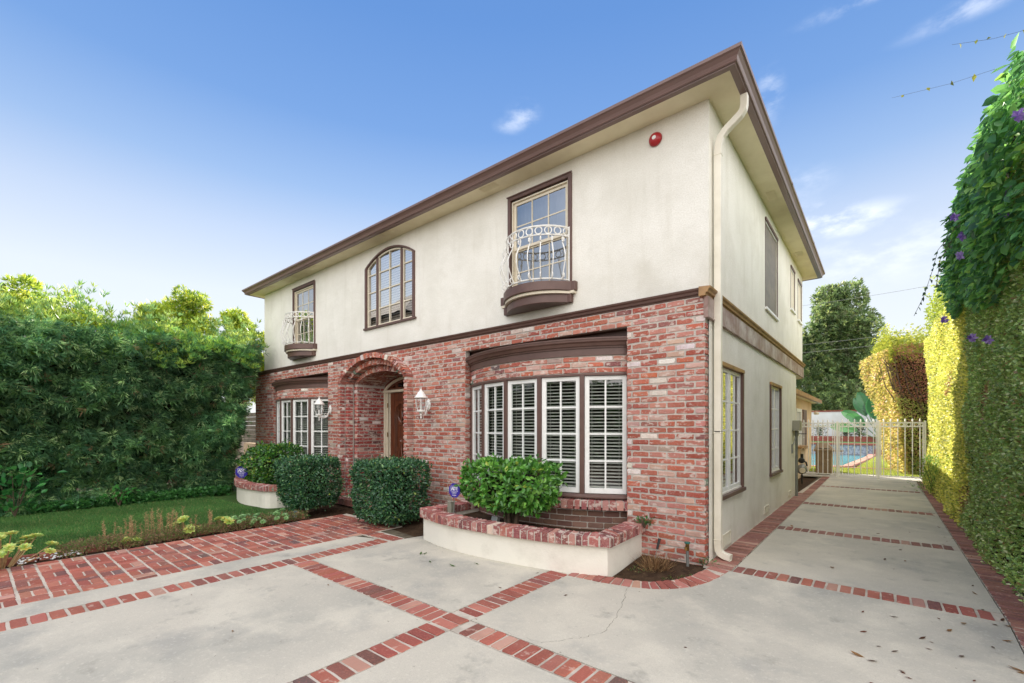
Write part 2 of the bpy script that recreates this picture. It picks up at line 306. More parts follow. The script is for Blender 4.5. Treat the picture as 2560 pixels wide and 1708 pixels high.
# ------------------------------------------------------------------ leaves (numpy)
def unit(a): return a/np.maximum(np.linalg.norm(a, axis=1, keepdims=True), 1e-9)
def leaf_obj(name, P, D, Nn, L, Wd, C, material, parent=None, fold=.25, shape=.45, oval=False):
    n = len(P); D = unit(D); Sd = unit(np.cross(D, Nn)); Nn = unit(np.cross(Sd, D))
    L = np.broadcast_to(np.asarray(L, float).reshape(-1, 1), (n, 1)); Wd = np.broadcast_to(np.asarray(Wd, float).reshape(-1, 1), (n, 1))
    off = OFF[parent.name] if parent is not None else Vector((0, 0, 0)); P = P-np.array(off)
    if oval:
        V = np.empty((n, 6, 3)); V[:, 0] = P; V[:, 3] = P+D*L-Nn*Wd*.12
        for i_, sg, t_, w_ in ((1, 1, .25, .42), (2, 1, .62, .46), (4, -1, .62, .46), (5, -1, .25, .42)): V[:, i_] = P+D*L*t_+Sd*Wd*w_*sg+Nn*Wd*fold
        base = np.arange(n)[:, None]*6; F = np.concatenate([base+np.array([[0, 1, 2, 3]]), base+np.array([[0, 3, 4, 5]])], 1).reshape(-1)
        me = bpy.data.meshes.new(name); me.vertices.add(n*6); me.vertices.foreach_set('co', V.reshape(-1).astype(np.float32)); me.loops.add(n*8); me.loops.foreach_set('vertex_index', F.astype(np.int32)); me.polygons.add(n*2)
        me.polygons.foreach_set('loop_start', np.arange(0, n*8, 4, dtype=np.int32)); me.polygons.foreach_set('loop_total', np.full(n*2, 4, dtype=np.int32))
        me.materials.append(MT[material]); me.update(calc_edges=True); at = me.attributes.new('bcol', 'FLOAT_COLOR', 'FACE'); CC = np.ones((n, 2, 4), dtype=np.float32); CC[:, :, :3] = C[:, None, :]; at.data.foreach_set('color', CC.ravel()); return link_mesh(name, me, parent, off)
    V = np.empty((n, 4, 3)); V[:, 0] = P; V[:, 1] = P+D*L*shape+Sd*Wd*.5+Nn*Wd*fold; V[:, 2] = P+D*L; V[:, 3] = P+D*L*shape-Sd*Wd*.5+Nn*Wd*fold
    base = np.arange(n)[:, None]*4; F = np.concatenate([base+np.array([[0, 1, 2]]), base+np.array([[0, 2, 3]])], 1).reshape(-1)
    me = bpy.data.meshes.new(name); me.vertices.add(n*4); me.vertices.foreach_set('co', V.reshape(-1).astype(np.float32))
    me.loops.add(n*6); me.loops.foreach_set('vertex_index', F.astype(np.int32)); me.polygons.add(n*2)
    me.polygons.foreach_set('loop_start', np.arange(0, n*6, 3, dtype=np.int32)); me.polygons.foreach_set('loop_total', np.full(n*2, 3, dtype=np.int32))
    me.materials.append(MT[material]); me.update(calc_edges=True)
    at = me.attributes.new('bcol', 'FLOAT_COLOR', 'FACE'); CC = np.ones((n, 2, 4), dtype=np.float32); CC[:, :, :3] = C[:, None, :]; at.data.foreach_set('color', CC.ravel())
    return link_mesh(name, me, parent, off)
def snoise(P, s, seed=0):
    r = np.random.RandomState(seed); v = np.zeros(len(P))
    for k in range(5):
        d = r.normal(size=3); d /= np.linalg.norm(d); v += np.sin(P @ d*s*(1+k*.6)+r.uniform(0, 6.28))/(1+k*.4)
    return v/3.
def colmix(n, cols, w=None, var=.18):
    cols = np.array([lin(*c)[:3] for c in cols]); idx = nr.choice(len(cols), n, p=(np.array(w)/sum(w)) if w else None)
    return cols[idx]*(1+nr.uniform(-var, var, (n, 1)))
def rv(n): return unit(nr.normal(size=(n, 3)))

# ------------------------------------------------------------------ ground
def zg(x, y):
    t = min(max((-y-.1)/.9, 0), 1); return -.06*t*t*(3-2*t)
YS = [-.1-.045*i for i in range(21)]
def sheet(name, poly, dz, m, label=None, cat=None, kind='structure', skirt=.03, parent=None):
    bm = bmesh.new(); vs = [bm.verts.new((x, y, 0)) for x, y in poly]; f = bm.faces.new(vs)
    if f.normal.z < 0: f.normal_flip()
    bmesh.ops.triangulate(bm, faces=bm.faces[:])
    for y in YS: bmesh.ops.bisect_plane(bm, geom=bm.verts[:]+bm.edges[:]+bm.faces[:], plane_co=(0, y, 0), plane_no=(0, 1, 0))
    for v in bm.verts: v.co.z = zg(v.co.x, v.co.y)+dz
    if skirt:
        be = [e for e in bm.edges if e.is_boundary]; r = bmesh.ops.extrude_edge_only(bm, edges=be)
        for v in [g for g in r['geom'] if isinstance(g, bmesh.types.BMVert)]: v.co.z -= skirt
    bmesh.ops.recalc_face_normals(bm, faces=bm.faces[:])
    me = bpy.data.meshes.new(name); bm.to_mesh(me); bm.free(); me.materials.append(MT[m]); o = link_mesh(name, me, parent, Vector())
    if parent is None: tag(o, label, cat, kind=kind)
    return o
sheet('ground', [(-400, -400), (400, -400), (400, 400), (-400, 400)], -.09, 'soil', skirt=0)
CURVE = [(.27, -.22), (.235, -.41), (.17, -.62), (.06, -.82), (-.08, -.98), (-.22, -1.09), (-.4, -1.17), (-.7, -1.235), (-1.07, -1.265)]
sheet('driveway', [(-1.07, -2.70), (2.25, -2.70), (2.25, -.22)]+CURVE, 0, 'concrete')
sheet('driveway', [(-3.71, -2.70), (-1.31, -2.70), (-1.31, -1.0), (-3.6, -1.0), (-3.71, -1.5)], 0, 'concrete')
sheet('driveway', [(-3.71, -9), (-1.31, -9), (-1.31, -2.94), (-3.71, -2.94)], 0, 'concrete')
sheet('driveway', [(-1.07, -9), (2.25, -9), (2.25, -2.94), (-1.07, -2.94)], 0, 'concrete')
sheet('path', [(-4.37, -9), (-3.95, -9), (-3.95, -1.62), (-4.37, -1.75)], 0, 'concrete')
for y0, y1 in ((.01, 2.37), (2.62, 5.22), (5.5, 8.66), (8.86, 11.62)): sheet('driveway', [(.29, y0), (2.25, y0), (2.25, y1), (.29, y1)], 0, 'concrete')
sheet('driveway', [(-.6, 11.64), (2.6, 11.64), (2.6, 13.25), (-.6, 13.25)], -.01, 'concrete')
sheet('lawn', [(-14, -14), (-6.42, -14), (-6.42, -1.35), (-8.6, -1.0), (-11, -.2), (-14, -.2)], -.02, 'grass_ground', skirt=0)
sheet('bed_soil', [(-6.44, -10), (-6.0, -10), (-6.0, -1.4), (-6.44, -1.4)], -.045, 'soil', skirt=0)
# grout sheets below bricks
gz = -.002
def grout(poly): sheet('brick_bedding', poly, gz, 'grout_floor', skirt=.02)
grout([(-6.02, -10), (-4.380, -10), (-4.380, -.9), (-6.02, -.9)]); grout([(-3.942, -9), (-3.719, -9), (-3.719, -1.61), (-3.942, -1.61)]); grout([(-4.37, -1.605), (-3.715, -1.605), (-3.715, -1.36), (-4.37, -1.33)])
grout([(-1.302, -9), (-1.078, -9), (-1.078, -1.2), (-1.302, -1.2)]); grout([(-3.712, -2.931), (-1.31, -2.931), (-1.31, -2.709), (-3.712, -2.709)]); grout([(-1.07, -2.931), (2.25, -2.931), (2.25, -2.709), (-1.07, -2.709)])
grout([(.0, -.2), (.281, -.2), (.281, 11.6), (.1, 11.6), (-.0, 7)]); grout([(2.259, -9), (2.47, -9), (2.47, 11.6), (2.259, 11.6)])
for y0, y1 in ((-.212, .003), (2.378, 2.612), (5.228, 5.492), (8.668, 8.852)): grout([(.288, y0), (2.252, y0), (2.252, y1), (.288, y1)])
INNER = []
for i, (x, y) in enumerate(CURVE):
    a = CURVE[max(i-1, 0)]; b = CURVE[min(i+1, len(CURVE)-1)]; tx, ty = b[0]-a[0], b[1]-a[1]; l = math.hypot(tx, ty); INNER.append((x+ty/l*.21, y-tx/l*.21))
grout(CURVE+INNER[::-1]); 
sheet('brick_bedding', [(-6.02, -9), (-3.56, -9), (-3.56, -1.2), (-6.02, -.9)], -.014, 'joint_dirt', skirt=.0)
sheet('brick_bedding', [(-3.9, -9), (2.5, -9), (2.5, -.1), (.3, -.1), (-.3, -1.0), (-1.0, -1.1), (-3.9, -1.3)], -.018, 'joint_dirt', skirt=.0)
sheet('brick_bedding', [(.0, .0), (2.5, .0), (2.5, 11.6), (.0, 11.6)], -.02, 'joint_dirt', skirt=.0)
fl = MB(); fl2 = MB()
def fmap(u, v, d): return (u, v, zg(u, v)+d)
def frot(u, v, d): return (v, u, zg(v, u)+d)
def fb(mb, u0, u1, v0, v1, pal=PAL_FLOOR): brick(mb, fmap, u0, u1, v0, v1, -.03, rnd.uniform(.003, .006), pick(pal), .0035, .004, 1)
# basket weave walk
for i in range(8):
    for j in range(43):
        x = -6.0+i*.2025; y = -9.6+j*.2
        if (i+j) % 2 == 0:
            fb(fl, x+.006, x+.093, y+.012, y+.188); fb(fl, x+.109, x+.196, y+.012, y+.188)
        else:
            fb(fl, x+.006, x+.196, y+.012, y+.093); fb(fl, x+.006, x+.196, y+.107, y+.188)
y = -9
while y < -1.65: fb(fl, -3.94, -3.72, y, y+.090); y += .112
x = -4.55
while x < -3.75: fb(fl, x, x+.095, -1.6+(x+4.5)*.06, -1.40+(x+4.5)*.02); x += .108
y = -9
while y < -1.28:
    if not (-2.96 < y+.05 < -2.68): fb(fl, -1.30, -1.08, y, y+.089)
    y += .108
for (a, b) in ((-2.925, -2.825), (-2.815, -2.715)): fb(fl, -1.30, -1.08, a, b)
x = -3.70
while x < 2.2:
    if not (-1.39 < x < -1.09): fb(fl, x, x+.089, -2.925, -2.715)
    x += .1085
for y0, y1 in ((-.21, 0), (2.38, 2.61), (5.235, 5.485), (8.67, 8.85)):
    x = .295
    while x < 2.2: fb(fl2, x, x+.084, y0, y1, PAL_FLOOR if y0 < 1 else PAL_FLOOR2); x += .1005
y = -.19
while y < 11.5:
    fb(fl2, .015 if y < 6.9 else .1, .278, y, y+.062, PAL_FLOOR2); y += .078
y = -9
while y < 11.5: fb(fl2, 2.262, 2.462, y, y+.062, PAL_FLOOR2); y += .078
# curved curb
seg = []; acc = 0
for i in range(len(CURVE)-1):
    a = Vector(CURVE[i]); b = Vector(CURVE[i+1]); ia = Vector(INNER[i]); ib = Vector(INNER[i+1]); n = max(1, round((b-a).length/.1))
    for k in range(n): seg.append((a.lerp(b, k/n), a.lerp(b, (k+1)/n), ia.lerp(ib, k/n), ib if k == n-1 else ia.lerp(ib, (k+1)/n)))
for a, b, ia, ib in seg:
    def mpq(u, v, d, a=a, b=b, ia=ia, ib=ib):
        p = a.lerp(b, u).lerp(ia.lerp(ib, u), v); return (p.x, p.y, zg(p.x, p.y)+d)
    brick(fl, mpq, .06, .94, .02, .98, -.03, .003, pick([(3, (168, 112, 100)), (3, (150, 88, 78)), (2, (138, 80, 72)), (1, (180, 140, 126))]), .012, .02, 1)
tag(fl.build('brick_paving', 'brick_floor'), kind='structure'); tag(fl2.build('brick_edging', 'brick_floor'), kind='structure')
# raised brick curb along the bed
cb = MB(); y = -9
while y < -1.6: brick(cb, fmap, -6.45, -6.37, y, y+.19, -.06, .035, pick(PAL_FLOOR), .003, .005, 2); y += .203
tag(cb.build('brick_curb', 'brick_floor'), kind='structure')
# crack in the slab
ck = MB(); pts = []; P0 = [(-.42, -1.19), (-.33, -1.45), (-.2, -1.87), (-.13, -2.21), (-.24, -2.42), (-.42, -2.66), (-.75, -2.68)]
for i in range(len(P0)-1):
    for k in range(9):
        t = k/9; pts.append((P0[i][0]*(1-t)+P0[i+1][0]*t+rnd.uniform(-.012, .012), P0[i][1]*(1-t)+P0[i+1][1]*t+rnd.uniform(-.012, .012)))
w = [rnd.uniform(.0006, .0022) for _ in pts]
ck.strip([(p[0]-a, p[1], zg(*p)+.0012) for p, a in zip(pts, w)], [(p[0]+a, p[1]+a*.5, zg(*p)+.0012) for p, a in zip(pts, w)])
tag(ck.build('driveway_crack', 'crack_dark'), kind='structure')
# lawn blades
n = 150000; P = np.column_stack([nr.uniform(-10.9, -6.45, n), nr.uniform(-8.5, -1.2, n), np.zeros(n)]); P[:, 2] = -.08
keep = (P[:, 1] < -1.75-(P[:, 0]+8)**2*.0) | (P[:, 0] < -10.8); P = P[keep]; n = len(P)
D = unit(np.column_stack([nr.normal(0, .45, n), nr.normal(0, .45, n), np.ones(n)])); C = colmix(n, [(70, 116, 60), (84, 130, 66), (104, 136, 72), (146, 146, 96)], [5, 4, 2, .6]); C *= (1+.25*snoise(P, 2.5, 3))[:, None]
dry = snoise(P, 1.7, 9) > .62; C[dry & (nr.rand(n) < .5)] = np.array(lin(142, 138, 88)[:3])
tag(leaf_obj('lawn_grass', P, D, rv(n), nr.uniform(.025, .05, n), .008, C, 'grass_blades', shape=.3), 'short green grass of the front lawn with a few dry patches', 'grass', kind='stuff')

# ------------------------------------------------------------------ house
HOUSE = empty('house', (-5.9, 0, 0), 'two storey house with cream stucco above and weathered red brick below, brown trim and gutters', 'house')
FY = -.116
def wallpoly(mb, outer, holes, mp, m=0, reveal=0, mrev=0):
    import mathutils.geometry as mg
    loops = [outer]+holes; flat = [p for l in loops for p in l]
    tris = mg.tessellate_polygon([[Vector((u, v, 0)) for u, v in l] for l in loops])
    mb.add([mp(u, v, 0) for u, v in flat], [tuple(t) for t in tris], m)
    if reveal:
        for h in holes:
            n = len(h); mb.add([mp(u, v, 0) for u, v in h]+[mp(u, v, -reveal) for u, v in h], [(i, (i+1) % n, n+(i+1) % n, n+i) for i in range(n)], mrev)
def rect(u0, u1, v0, v1): return [(u0, v0), (u1, v0), (u1, v1), (u0, v1)]
fmp = lambda u, v, d: (u, -d, v)          # front wall, outward -Y
smp = lambda u, v, d: (d, u, v)           # side wall, outward +X
BW_C, SW_C, AW_C = -2.36, -9.50, -6.0
AF = lambda t: .12*math.sin(t)+.88*math.sin(t)**2      # flattened arch with shoulders
BF = lambda t: .5*math.sin(t)+.5*math.sin(t)**2
def archloop(c, a, z0, zs, rise, n=18):
    return [(c-a, z0), (c+a, z0)]+[(c+a*math.cos(t), zs+rise*AF(t)) for t in [math.pi*i/n for i in range(n+1)]]
wl = MB()
wallpoly(wl, rect(-11.81, 0, 2.98, 5.2), [rect(BW_C-.53, BW_C+.53, 3.52, 4.97), rect(SW_C-.53, SW_C+.53, 3.52, 4.97), archloop(AW_C, .77, 3.57, 4.79, .24)], fmp, 0, .12)
wallpoly(wl, rect(0, 7.76, 2.72, 5.2), [rect(3.2, 4.26, 3.52, 4.98), rect(5.92, 6.42, 4.06, 4.95), rect(6.98, 7.5, 4.02, 4.93)], smp, 0, .12)
wallpoly(wl, rect(0, 6.69, -.2, 2.72), [rect(.36, 1.54, .70, 2.26), rect(3.60, 4.60, .72, 2.26)], smp, 0, .12)
wl.add([(-11.81, 0, -.2), (-11.81, 7.76, -.2), (-11.81, 7.76, 5.2), (-11.81, 0, 5.2)], [(0, 1, 2, 3)])
wl.add([(-11.81, 7.76, 2.7), (0, 7.76, 2.7), (0, 7.76, 5.2), (-11.81, 7.76, 5.2)], [(0, 1, 2, 3)])
wl.add([(-11.81, 6.69, -.2), (0, 6.69, -.2), (0, 6.69, 2.72), (-11.81, 6.69, 2.72)], [(0, 1, 2, 3)])
wl.add([(-.5, 6.69, 2.72), (0, 6.69, 2.72), (0, 7.76, 2.72), (-.5, 7.76, 2.72)], [(0, 1, 2, 3)])
wl.build('stucco_wall', 'stucco', HOUSE)
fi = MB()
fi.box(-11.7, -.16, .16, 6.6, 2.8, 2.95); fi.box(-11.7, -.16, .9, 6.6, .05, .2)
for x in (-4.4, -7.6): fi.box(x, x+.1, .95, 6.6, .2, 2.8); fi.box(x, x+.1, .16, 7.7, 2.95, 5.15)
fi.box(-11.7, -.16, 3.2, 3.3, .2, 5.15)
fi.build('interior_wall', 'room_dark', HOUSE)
# soffit, roof, gutter
so = MB(); a = .30
so.add([(-11.81-a, -a, 5.2), (a, -a, 5.2), (a, 7.76+a, 5.2), (-11.81-a, 7.76+a, 5.2), (-11.6, .2, 5.2), (-.2, .2, 5.2), (-.2, 7.5, 5.2), (-11.6, 7.5, 5.2)], [(0, 1, 5, 4), (1, 2, 6, 5), (2, 3, 7, 6), (3, 0, 4, 7)])
so.build('soffit', 'stucco_soffit', HOUSE)
gprof = [(.285, 5.215), (.287, 5.196), (.352, 5.194), (.355, 5.206), (.372, 5.208), (.378, 5.217), (.372, 5.226), (.384, 5.255), (.408, 5.285), (.426, 5.297), (.43, 5.328), (.41, 5.338), (.40, 5.325), (.30, 5.325)]
gt = MB()
cs = [(-11.81, 0, -1, -1), (0, 0, 1, -1), (0, 7.76, 1, 1), (-11.81, 7.76, -1, 1)]
gt.sweep(gprof, [(Vector((x, y, 0)), Vector((ox, oy, 0))) for x, y, ox, oy in cs], closed=True)
for x, y, dx, dy in [(-4.1, -.43, 1, 0), (-8.2, -.43, 1, 0), (.43, 2.9, 0, 1), (.43, 5.8, 0, 1)]:   # seams
    gt.box(x-.015 if dx else x-.002, x+.015 if dx else x+.004, y-.004 if dx else y-.015, y+.002 if dx else y+.015, 5.295, 5.331)
gt.build('gutter', 'gutter_metal', HOUSE)
rf = MB(); e = .36; zr = 5.34
rf.add([(-11.81-e, -e, zr-.03), (e, -e, zr-.03), (e, 7.76+e, zr-.03), (-11.81-e, 7.76+e, zr-.03), (-8.0, 3.88, 6.15), (-3.8, 3.88, 6.15)], [(0, 1, 5, 4), (1, 2, 5), (2, 3, 4, 5), (3, 0, 4)])
rf.build('roof', 'asphalt_shingle', HOUSE)
for x, y, al in [(-3.16, -.19, 0), (-5.78, -.22, 0), (-8.58, -.21, 0), (-10.9, -.2, 0), (.15, 2.85, 1), (.15, 5.95, 1)]:
    v = MB()
    for s in (-1, 1):
        for k in range(7):
            if al: v.box(x-.055, x+.055, y+s*.085-.075+k*.0215, y+s*.085-.075+k*.0215+.013, 5.188, 5.1985)
            else: v.box(x+s*.085-.075+k*.0215, x+s*.085-.075+k*.0215+.013, y-.055, y+.055, 5.188, 5.1985)
        if al: v.box(x-.065, x+.065, y+s*.085-.08, y+s*.085+.08, 5.1965, 5.1995)
        else: v.box(x+s*.085-.08, x+s*.085+.08, y-.065, y+.065, 5.1965, 5.1995)
    v.build('soffit_vent', 'stucco_soffit', HOUSE)
# belt trim
bt = MB()
bprof = [(.0, 2.965), (.035, 2.965), (.04, 2.985), (.06, 2.99), (.066, 3.015), (.085, 3.03), (.09, 3.05), (.0, 3.06)]
fb_ = .075
bt.sweep([(a+fb_, z) for a, z in bprof], [((-12.15+.19, 0, 0), (0, -1, 0)), ((0-.06, 0, 0), (0, -1, 0))])
bt.build('belt_trim', 'brown_paint', HOUSE)
bt = MB()
bt.sweep([(-.04, 2.955), (.03, 2.955), (.035, 2.985), (.055, 2.99), (.06, 3.015), (.08, 3.03), (.085, 3.05), (-.04, 3.06)], [((-.02, -.17, 0), (1, 0, 0)), ((-.02, 7.80, 0), (1, 0, 0))])
bt.build('belt_moulding', 'ochre_moulding', HOUSE)
bd = MB(); bd.box(-.02, .026, -.125, 7.76, 2.735, 2.957); bd.box(-.02, .034, -.127, 7.762, 2.722, 2.737); 
bd.build('belt_board', 'weathered_board', HOUSE)
# brick veneer ---------------------------------------------------------
OP = [(-3.76, -.93), (-10.95, -8.14)]; OPT = 2.755
PC, PS = -6.285, 2.47
W0, W1, W2 = 1.085, .968, .838
mz = MB(); mzp = lambda u, v, d: (u, FY+.007-d, v)
ext = [(PC-W0-.05, -.3), (PC+W0+.05, -.3)]+[(PC+(W0+.05)*math.cos(t), PS-.045+.50*BF(t)) for t in [math.pi*i/24 for i in range(25)]]
wallpoly(mz, rect(-12.11, -.012, -.35, 2.97), [rect(a, b, -.25, OPT) for a, b in OP]+[[(u, v) for u, v in ext]], mzp, 0, .1)
mz.add([(-.012, FY+.012, -.35), (-.012, .0, -.35), (-.012, .0, 2.74), (-.012, FY+.012, 2.74)], [(0, 1, 2, 3)])
mz.add([(-12.11, FY, -.35), (-12.11, .2, -.35), (-12.11, .2, 2.97), (-12.11, FY, 2.97)], [(0, 1, 2, 3)])
mz.build('mortar_bed', 'mortar', HOUSE)
bk = MB(); bmp_ = lambda u, v, d: (u, FY-d, v)
k = 0; z = -.155
while z+BH < 2.975:
    iv = [(-12.11, -.004)]
    def cut(iv, a, b):
        r = []
        for p, q in iv:
            if b <= p or a >= q: r.append((p, q)); continue
            if a > p: r.append((p, a))
            if b < q: r.append((b, q))
        return r
    for a, b in OP:
        if z+BH*.5 < OPT: iv = cut(iv, a, b)
    zm = z+BH
    if zm < PS: iv = cut(iv, PC-W0-.1, PC+W0+.1)
    else:
        t = max(0, (z-PS+.045)/.555)
        if t < 1:
            q = (-.5+math.sqrt(.25+2*t)); hw = (W0+.095)*math.sqrt(max(0, 1-min(1, q)**2)); iv = cut(iv, PC-hw, PC+hw)
    for a, b in iv:
        if b-a > .04: course(bk, bmp_, a, b, z, BH, BL, (k % 2)*.107+.214*20+a % .214*1, PAL_WALL)
    z += PITCH; k += 1
# corner return (side of the veneer)
z = -.155; k = 0
while z+BH < 2.72:
    brick(bk, lambda u, v, d: (d-.004, u, v), FY+.004, -.006, z, z+BH, -.01, .002, pick(PAL_WALL)); z += PITCH; k += 1
# opening jambs (left sides visible)
for a, b in OP:
    z = -.1
    while z+BH < 2.70:
        brick(bk, lambda u, v, d, a=a: (a+d, u, v), FY+.002, .06, z, z+BH, -.01, .003, pick(PAL_WALL))
        brick(bk, lambda u, v, d, b=b: (b-d, u, v), FY+.002, .06, z, z+BH, -.01, .003, pick(PAL_WALL)); z += PITCH
bk.build('brick_wall', 'brick', HOUSE)
# entry portico ---------------------------------------------------------
PT = MB(); PM = MB()
ST = [(-.262, W0, .455, W0+.10), (-.142, W1, .335, W0-.006), (-.005, W2, .215, W1-.006)]
YB = .67
def earc(a, b, t): return (PC+a*math.cos(t), PS-.045+b*BF(t))
for si, (yf, hw, rise, how) in enumerate(ST):
    zk = -.155; k = 0; yb = (FY+.02) if si == 0 else ST[si][0]+.16
    depth = {0: .14, 1: .16, 2: 0}[si]
    while zk+BH < PS-.03:
        for s in (-1, 1):
            xa, xb = PC+s*hw, PC+s*how; x0, x1 = min(xa, xb), max(xa, xb)
            # front face
            brick(PT, lambda u, v, d, yf=yf: (u, yf-d, v), x0, x1-.002, zk, zk+BH, -.05, .0, pick(PAL_WALL if si == 0 else PAL_JAMB))
            # inner reveal
            y1 = yf+.115 if si < 2 else YB
            f = (lambda u, v, d, xa=xa, s=s: (xa-s*d, u, v))
            if si < 2: brick(PT, f, yf+.004, y1, zk, zk+BH, -.05, .0, pick(PAL_JAMB))
            else: course(PT, f, yf+.004, y1, zk, BH, BL, (k % 2)*.107+.05, PAL_JAMB)
            if si == 0: brick(PT, lambda u, v, d, xb=xb, s=s: (xb+s*d, u, v), yf+.004, FY, zk, zk+BH, -.05, .0, pick(PAL_WALL))
        zk += PITCH; k += 1
    # voussoir ring
    nv = 34 if si == 0 else 30; ro = how-hw
    y1 = FY+.05 if si == 0 else yf+.13
    for i in range(nv):
        t0 = math.pi*(i+.1)/nv; t1 = math.pi*(i+.9)/nv
        if si < 2:
            def mpv(u, v, d, t0=t0, t1=t1, hw=hw, rise=rise, ro=ro, yf=yf):
                t = t0+(t1-t0)*u; x, zz = earc(hw+ro*v, rise+ro*v, t); return (x, yf-d, zz)
            brick(PT, mpv, 0, 1, 0, 1, -(y1-yf), 0, pick(PAL_WALL), .03, .004, 1)
        else:
            def mpv(u, v, d, t0=t0, t1=t1, hw=hw, rise=rise, ro=ro, yf=yf):
                t = t0+(t1-t0)*u; x, zz = earc(hw+ro*v, rise+ro*v, t); return (x, yf-d, zz)
            brick(PT, mpv, 0, 1, 0, 1, -.09, 0, pick(PAL_WALL), .03, .004, 1)
            yy = yf+.1-(i % 2)*.0
            for kk in range(3):
                ya = yf+.1+kk*.2-(.1 if i % 2 else 0); 
                def mpc(u, v, d, t0=t0, t1=t1, hw=hw, rise=rise):
                    t = t0+(t1-t0)*v; x, zz = earc(hw-d, rise-d, t); return (x, u, zz)
                brick(PT, mpc, max(ya, yf+.1), min(ya+.19, YB), 0, 1, -.05, -.002, pick([(20, (132, 74, 64)), (14, (116, 62, 56)), (5, (160, 104, 88)), (2, (206, 190, 172))]), .004, .004, 1)
    # mortar shells
    for s in (-1, 1):
        xa = PC+s*(hw+.012); xb = PC+s*(how+.004 if si else how-.012); y1m = FY+.02 if si == 0 else (yf+.14 if si < 2 else YB+.02)
        PM.box(min(xa, xb), max(xa, xb), yf+.012, y1m, -.3, PS-.045)
    A = []; B = []; A2 = []; B2 = []; A3 = []
    for i in range(41):
        t = math.pi*i/40; x, zz = earc(hw+.008, rise+.008, t); x2, z2 = earc(how-(.008 if si == 0 else -.004), rise+ro-(.008 if si == 0 else -.004), t); y1m = FY+.02 if si == 0 else (yf+.14 if si < 2 else YB+.02)
        A.append((x, yf+.012, zz)); B.append((x2, yf+.012, z2)); A2.append((x, y1m, zz)); B2.append((x2, y1m, z2))
    PM.strip(A, B); PM.strip(A, A2); PM.strip(B, B2)
PT.build('entry_arch', 'brick', HOUSE); PM.build('arch_mortar', 'mortar', HOUSE)
po = MB(); po.box(PC-W0-.05, PC+W0+.05, -.30, YB+.6, -.3, .045); po.build('porch_step', 'concrete', HOUSE)
sb = MB()
x = PC-W0-.08
while x < PC+W0: brick(sb, lambda u, v, d: (u, v, .05+d), x, x+.09, -.42, -.24, -.12, .005, pick(PAL_FLOOR2)); x += .103
sb.build('step_nosing', 'brick_floor', HOUSE)
# front door
dl, dr = PC-W2+.0, PC+W2
D = MB(); yD = YB+.0
D.box(dl, dl+.06, yD-.02, yD+.12, .05, 2.29); D.box(dr-.06, dr, yD-.02, yD+.12, .05, 2.29); D.box(dl-.01, dr+.01, yD-.035, yD+.12, 2.28, 2.335)
D.box(dl+.06, dl+.10, yD+.015, yD+.10, .05, 2.28); D.box(dl+.135, dl+.165, yD+.04, yD+.12, .05, 2.28)
pth = []
for i in range(31):
    t = math.pi*i/30; x, zz = earc(W2-.035, .26, t); pth.append((x, yD, zz-.10))
D.tube(pth, .034, 6)
o = D.build('door_frame', 'cream_paint', HOUSE, bevel=.004)
L = MB(); x0 = dl+.17; x1 = dr-.10; y0 = yD+.06; y1 = yD+.105
L.box(x0, x1, y0, y1, .06, 2.275)
for a, b in ((x0, x0+.14), (x1-.14, x1), (x0+.64, x0+.70)): L.box(a, b, y0-.016, y0-.001, .06, 2.27)
for a, b in ((.06, .3), (2.1, 2.27), (1.0, 1.08)): L.box(x0+.141, x1-.141, y0-.014, y0-.001, a, b)
cxd = x0+.37
for off_, rr in ((0, .016), (.035, .010), (.07, .012)):
    pth = [(cxd-.2+off_, y0-.012, .34)]+[(cxd-(.2-off_)*math.cos(t), y0-.012, 1.78+(.25-off_)*math.sin(t)) for t in [math.pi*i/14 for i in range(15)]]+[(cxd+.2-off_, y0-.012, .34)]
    L.tube(pth, rr, 6)
for zc in (1.62, 1.2): L.rev([(.0, .035), (.03, .033), (.05, .02), (.07, .022), (.085, .0)], 0, 0, 12, M=Matrix.Translation((cxd-.02, y0-.002, zc)) @ Matrix.Rotation(R(90), 4, 'X'))
for s in (-1, 1):
    L.tube([(cxd+s*.02, y0-.014, 1.62), (cxd+s*.07, y0-.02, 1.74), (cxd+s*.05, y0-.02, 1.86), (cxd+s*.11, y0-.014, 1.93)], [.018, .022, .014, .006], 6)
    L.tube([(cxd+s*.0, y0-.014, .4), (cxd+s*.05, y0-.02, .9), (cxd+s*.02, y0-.02, 1.15)], [.012, .018, .012], 6)
DO = L.build('front_door', 'door_wood', HOUSE, bevel=.006)
h = MB()
for zc in (2.0, 1.35, .4): h = MB(); h.box(dl+.10, dl+.125, yD+.0, yD+.012, zc-.05, zc+.05); h.tube([(dl+.128, yD-.002, zc-.05), (dl+.128, yD-.002, zc+.05)], .008, 6); h.build('hinge', 'brass', DO)
T = MB(); tz = 2.335
T.box(dl+.03, dr-.03, yD+.02, yD+.07, tz, tz+.05)
for xx in (PC-.42, PC, PC+.42): T.box(xx-.035, xx+.035, yD+.02, yD+.066, tz+.05, 2.60)
pth = [earc(W2-.1, .22, math.pi*i/24) for i in range(25)]; T.tube([(x, yD+.045, zz-.10) for x, zz in pth], .036, 6)
TR = T.build('transom_window', 'door_wood', HOUSE)
g = MB(); pts = [earc(W2-.09, .21, math.pi*i/24) for i in range(25)]; g.add([(x, yD+.06, max(zz-.1, tz)) for x, zz in pts], [tuple(range(25))]); g.build('glass_pane', 'window_glass', TR)
# wall above and around the frame inside the tunnel
bw = MB(); wallpoly(bw, rect(PC-1.3, PC+1.3, -.2, 2.9), [[(dl+.02, 0), (dr-.02, 0)]+[(x, max(zz-.10, 0)) for x, zz in [earc(W2-.02, .27, math.pi*i/20) for i in range(21)]]], lambda u, v, d: (u, YB+.025-d, v)); bw.build('vestibule_wall', 'red_brick_plain', HOUSE)

